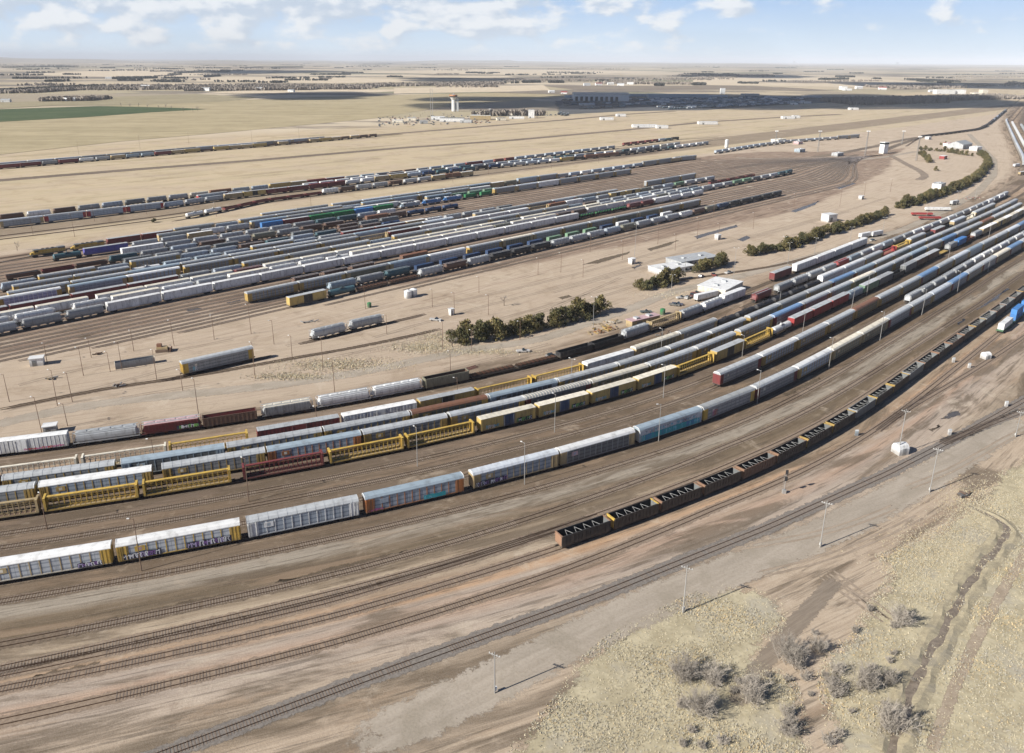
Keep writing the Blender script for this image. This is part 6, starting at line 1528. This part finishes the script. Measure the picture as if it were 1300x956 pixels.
car(865, 379, 'white', True, 'white pickup truck left of the maroon one', ang=.3); car(873, 379, 'white', False, 'white car between the two pickups', ang=.9); car(878, 376, 'maroon', True, 'maroon pickup truck beside the white trailer', ang=1.2); car(884, 373, 'maroon', True, 'second maroon pickup behind the first', ang=.3)
car(856, 388, 'dgray', True, 'dark grey pickup, left of the dark pair', ang=-.4); car(860, 387, 'navy', True, 'dark blue pickup, right of the dark pair', ang=-.4); car(820, 397, 'teal', True, 'dark teal pickup behind the tan store', ang=.1); car(553, 407, 'white', True, 'white truck parked alone on open dirt', ang=-.2)
car(700, 463 - 10, 'gray', False, 'grey car parked behind the black gondolas', ang=.3); car(664, 447, 'white', True, 'white truck parked below the long hedge', ang=.2); car(1108, 306, 'white', False, 'white car beside the twin trailers', ang=.4)
for i, (x, y, c_, pk) in enumerate(((838, 352, 'white', True), (858, 350, 'dgray', False), (872, 345, 'white', False), (906, 350, 'red', True), (925, 347, 'white', True), (890, 352, 'navy', False))):
    car(x, y, c_, pk, '%s, %s from left of those around the office' % ('pickup' if pk else 'car', ordinal(1 + sorted([838, 858, 872, 906, 925, 890]).index(x))), 'vehicles around the office')
pile(845, 425, 10, 8, ['brown', 'gray'], 'low heap of dark scrap behind the hoppers', 'scrap_pile'); pile(690, 460, 12, 9, ['brown', 'red', 'gray'], 'reddish debris beside the grey car', 'scrap_pile')
for i in range(150):
    t_ = i / 70; x = 478 + 145 * R.random(); y = 149 + R.uniform(0, 12) - (x - 478) * .03; dx_ = i
    car(x, y, R.choice(['white', 'white', 'lgray', 'dgray', 'navy', 'red']), R.random() < .4, 'tiny vehicle parked in the lot below the white tower', 'vehicles in the lot below the tower', parts=False)
for i in range(60):
    x = 640 + R.random() * 75; car(x, 147.5 - (x - 640) * .02 + R.uniform(-1, 1), R.choice(['white', 'lgray', 'dgray']), False, 'tiny vehicle parked right of the white tower lot', 'vehicles right of the tower lot', parts=False)
for i in range(26):
    x = R.uniform(520, 700); plant('farm_tree', 'tree', FT[i % 2], px(x, R.uniform(143, 150)), R.uniform(.5, .9), 'small leafless tree around the white tower lot', 'leafless trees around the tower lot')
for i, (x, y, w_) in enumerate(((505, 156, 20), (523, 153, 16), (538, 157, 14), (592, 156, 22), (604, 149, 16), (622, 147, 14), (636, 153, 18), (648, 147, 12))):
    building(x, y, w_, 12, 5, R.choice(['white', 'cream', 'lgray']), R.choice(['white', 'lgray', 'dgray']), 'low pale building, %s from left in the tower lot' % ordinal(i + 1), ang=R.uniform(-.2, .2))
# ------------------------------------------------------------------ hump tower, lookout tower, shops
B = px(1121, 195); r_ = link('hump_tower', None, None, (B.x, B.y, 0)); r_.rotation_euler.z = .5; tag(r_, 'white hump control tower with dark shaded side', 'control tower'); mb = MB(); mb.box(-4, 4, -3.5, 3.5, 0, 12, P_('white')); link('shaft', mb.mesh('shaft'), r_)
mb = MB(); mb.box(-4.2, 4.2, -3.7, 3.7, 12.002, 14, M_GLASS); link('cab', mb.mesh('cab'), r_); mb = MB(); mb.box(-4.4, 4.4, -3.9, 3.9, 14.002, 14.7, P_('white', 'roof')); link('roof', mb.mesh('roof'), r_)
B = px(576, 141.5); r_ = link('lookout_tower', None, None, (B.x, B.y, 0)); tag(r_, 'tall white lookout tower with flared top beyond the prairie', 'tower'); mb = MB(); mb.cone((0, 0, 0), (0, 0, 29), 4.6, 4.3, P_('white'), 12); mb.cone((0, 0, 25), (0, 0, 31), 4.3, 8.5, P_('white'), 12); link('shaft', mb.mesh('shaft'), r_)
mb = MB(); mb.cone((0, 0, 31), (0, 0, 33.8), 8.5, 9.3, M_GLASS, 12); link('gallery', mb.mesh('gallery'), r_); mb = MB(); mb.cone((0, 0, 33.8), (0, 0, 36.5), 9.8, 8.8, P_('orange'), 12); mb.box(-2.5, 2.5, -2, 2, 36.5, 39, P_('lgray')); link('roof', mb.mesh('roof'), r_)
B = px(581, 141.5); r_ = link('stair_tower', None, None, (B.x, B.y, 0)); tag(r_, 'slim stair tower attached right of the lookout tower', 'tower'); mb = MB(); mb.box(-2.2, 2.2, -2.2, 2.2, 0, 27, P_('lgray')); link('shaft', mb.mesh('shaft'), r_); mb = MB(); mb.box(-2.4, 2.4, -2.4, 2.4, 27, 27.8, P_('white', 'roof')); link('roof', mb.mesh('roof'), r_)
# long engine shop
B = px(763, 128.5); r_ = link('engine_shop', None, None, (B.x, B.y, 0)); tag(r_, 'long pale engine shop with a row of dark doorways', 'workshop'); mb = MB(); mb.box(-80, 80, -10, 60, 0, 19, P_('white')); link('wall', mb.mesh('wall'), r_)
mb = MB(); mb.prism([(-11, 19.01), (61, 19.01), (61, 20), (25, 24), (-11, 20)], -81, 81, P_('cream', 'roof')); link('roof', mb.mesh('roof'), r_)
for i in range(9): mb = MB(); mb.box(-76 + i * 14.5, -68 + i * 14.5, -10.3, -10, 0, 13, P_('black')); link('door', mb.mesh('door'), r_)
building(860, 124.5, 190, 40, 12, 'lblue', 'lblue', 'long low blue-grey shop right of the engine shop', 'workshop', 'workshop', ang=0, win=0); building(917, 119.5, 16, 12, 20, 'white', 'white', 'white block building above the stored engines', 'building', ang=0); building(952, 122, 60, 14, 8, 'lgray', 'white', 'low grey store above the stored engines', 'building', ang=0)
for i, (x, y, w_, h_) in enumerate(((735, 124, 90, 7), (800, 122.5, 120, 8), (905, 124, 90, 7), (985, 125, 70, 6), (1030, 124, 60, 6), (838, 130, 50, 6), (745, 134, 40, 5))):
    building(x, y, w_, 24, h_, R.choice(['steel', 'lgray', 'lblue']), R.choice(['silver', 'lblue', 'lgray', 'white']), 'low long shed, %s from left in the shaded engine yard' % ordinal(1 + sorted([735, 800, 905, 985, 1030, 838, 745]).index(x)), 'shed', 'shed', ang=.05)
building(674.5, 150, 12, 10, 16, 'white', 'white', 'white square silo building right of the tower lot', 'silo', 'silo', ang=0); building(610, 152, 40, 14, 8, 'tan', 'cream', 'tan roofed hall behind the tower lot', 'hall', ang=0)
building(574, 154.5, 46, 18, 7, 'white', 'dgray', 'dark-roofed hall in the tower lot', 'hall', ang=0); building(556, 152, 26, 14, 6, 'white', 'white', 'white hall left in the tower lot', 'hall', ang=0)
building(656, 151, 30, 10, 5, 'white', 'cream', 'row of low cream buildings by the silo', 'building', ang=0)
for i, (x, y, w_) in enumerate(((770, 152.5, 26), (818, 162, 44), (840, 163, 20), (898, 158, 36), (1000, 151, 26), (1010, 150, 14), (788, 148, 20), (1083, 139.5, 22), (878, 137.5, 20), (1022, 131.5, 30), (1008, 133, 18))):
    building(x, y, w_, 12, 5, 'white', 'white', 'white prairie shed, %s from left beyond the roadbeds' % ordinal(1 + sorted([770, 818, 840, 898, 1000, 1010, 788, 1083, 878, 1022, 1008]).index(x)), 'shed', 'shed', ang=.1)
for i, (x, y, w_, h) in enumerate(((1198, 119.5, 70, 16), (1213, 119.5, 60, 16), (1239, 121.5, 30, 10), (1248, 119, 20, 14), (1225, 123.5, 30, 5), (1070, 114, 24, 14), (1075, 115, 30, 8))):
    building(x, y, w_, 30, h, 'white' if i not in (2, 3) else 'cream', 'white', 'pale mill block, %s from left near the horizon town' % ordinal(1 + [1070, 1075, 1198, 1213, 1225, 1239, 1248].index(x)), 'mill', 'mill', ang=0)
for i, (x, y) in enumerate(((8, 130), (82, 128.5), (92, 128.5), (108, 127.5), (185, 112), (262, 115.5), (330, 115), (370, 117), (138, 100.5), (700, 118), (716, 119.5), (760, 108.5), (775, 108), (788, 109), (800, 107.5), (745, 109), (1090, 113), (1120, 114), (1182, 117), (1190, 118))):
    building(x, y, 22 + 10 * (y < 116), 12, 6 + 3 * (y < 116), 'white', R.choice(['white', 'lgray', 'red']), 'pale farm building, %s of those scattered toward the horizon' % ordinal(i + 1), 'farmhouse', 'farm building', ang=R.uniform(-.3, .3), gable=3)
# far grain elevators on the horizon
for i, (x, y, h) in enumerate(((1008, 79.7, 60), (1139, 81.2, 45))):
    B = px(x, y + 1.2); r_ = link('grain_elevator', None, None, (B.x, B.y, 0)); tag(r_, 'hazy %s grain elevator on the horizon' % ('left' if i == 0 else 'right'), 'grain elevator'); mb = MB(); mb.box(-130, 130, -40, 40, 0, h, P_('lgray')); mb.box(-40, 40, -40, 40, h, h * 2.2, P_('lgray')); link('silos', mb.mesh('silos'), r_); mb = MB(); mb.box(-60, 60, -20, 20, h * 2.2, h * 2.4, P_('gray')); link('headhouse', mb.mesh('headhouse'), r_)
# low hills on the skyline
mb = MB(); rr = random.Random(9); M_HILL = soil('hill_prairie', (.40, .34, .25), (.28, .24, .18), scale=.0006, sv=4, fade=0)
for ring, (D_, hh) in enumerate(((21000, 70), (30000, 120))):
    n = 120; pts = []
    for i in range(n):
        a_ = math.radians(-42 + 84 * i / (n - 1)); k = hh * (0.35 + .3 * math.sin(a_ * 9 + ring) + .2 * math.sin(a_ * 23 + 2) + .15 * math.sin(a_ * 51)); k = max(k, 0) * (1.2 if a_ < 0 else .6)
        for d_, z in ((0, -1), (1500, k * .8), (3000, k), (6000, -1)): pts.append((math.sin(a_) * (D_ + d_), math.cos(a_) * (D_ + d_), z))
    mb.poly(pts, [(4 * i + j, 4 * i + 4 + j, 4 * i + 5 + j, 4 * i + 1 + j) for i in range(n - 1) for j in range(3)], M_HILL)
structure('hills', mb)
# ------------------------------------------------------------------ unseen clouds overhead, shaped and placed to shade parts of the plain
M_CLOUD = bpy.data.materials.new('cloud_white'); M_CLOUD.use_nodes = True; t = NT(M_CLOUD.node_tree); t.n.clear()
mx = t.add('ShaderNodeMixShader', {0: .58, 1: t.add('ShaderNodeBsdfTransparent').outputs[0], 2: t.add('ShaderNodeBsdfDiffuse', {'Color': (.9, .9, .92)}).outputs[0]}); t.add('ShaderNodeOutputMaterial', {'Surface': mx.outputs[0]})
import bmesh
bm_ = bmesh.new(); bmesh.ops.create_icosphere(bm_, subdivisions=3, radius=1); me_ = bpy.data.meshes.new('puff'); bm_.to_mesh(me_)
def cloud(x0, y0, x1, y1, label, alt=1300, dens=26):
    """an unseen cumulus bank placed so its shadow falls on the ground seen between two photo points"""
    A, B = px(x0, y0), px(x1, y1); cx, cy = (A.x + B.x) / 2, (A.y + B.y) / 2; hx, hy = abs(B.x - A.x) / 2, abs(B.y - A.y) / 2; off = alt / math.tan(el); ox, oy = cx - math.cos(a_sun) * off, cy - math.sin(a_sun) * off
    mb = MB(); rr = random.Random(int(x0)); 
    for i in range(dens):
        t_ = rr.uniform(0, 6.28); k = rr.random() ** .5; c = Vector((ox + math.cos(t_) * hx * k * .85, oy + math.sin(t_) * hy * k * .85, alt + rr.uniform(0, 80))); s_ = rr.uniform(.25, .5)
        vs = [Vector((v_.co.x * hx * s_ * 1.1, v_.co.y * hy * s_ * 1.1, max(v_.co.z, -.15) * min(hx, hy, 260) * s_)) for v_ in me_.vertices]
        vs = [v_ * (1 + .12 * math.sin(v_.x * .021 + i) * math.sin(v_.y * .027)) + c for v_ in vs]; mb.poly(vs, [tuple(p.vertices) for p in me_.polygons], M_CLOUD)
    o_ = link('cloud', mb.mesh('cloud')); o_['kind'] = 'stuff'; o_['label'] = label
a_sun = math.radians(SH_DIR)
cloud(715, 139, 1100, 121, 'unseen cumulus bank shading the engine shops'); cloud(1040, 133, 1200, 122, 'unseen cumulus shading the prairie bend', dens=14); cloud(235, 127, 470, 118.5, 'unseen cumulus shading the ploughed field', dens=14); cloud(-60, 118, 115, 108, 'unseen cumulus shading the woodland', dens=18)
cloud(450, 140, 715, 125, 'unseen thin cumulus shading the lookout tower', dens=12); cloud(480, 103, 640, 99, 'unseen cumulus shading the middle plain', dens=14); cloud(880, 99, 1000, 95, 'unseen cumulus shading the right plain', dens=14); cloud(150, 93, 420, 89.5, 'unseen cumulus shading the far left plain', dens=14); cloud(1150, 112, 1300, 105, 'unseen cumulus shading the mill', dens=14)
# ------------------------------------------------------------------ air
mb = MB(); hm = bpy.data.materials.new('haze_air'); hm.use_nodes = True; t = NT(hm.node_tree); t.n.clear()
vol = t.add('ShaderNodeVolumePrincipled'); vol.inputs['Color'].default_value = (.90, .94, 1.0, 1); vol.inputs['Density'].default_value = 3.6e-5; vol.inputs['Anisotropy'].default_value = -0.2
t.add('ShaderNodeOutputMaterial', {'Volume': vol.outputs[0]})
mb.box(-EXT - 400, EXT + 400, -EXT - 200, EXT + 600, -2, 330, hm); hz = structure('haze', mb, 'stuff')
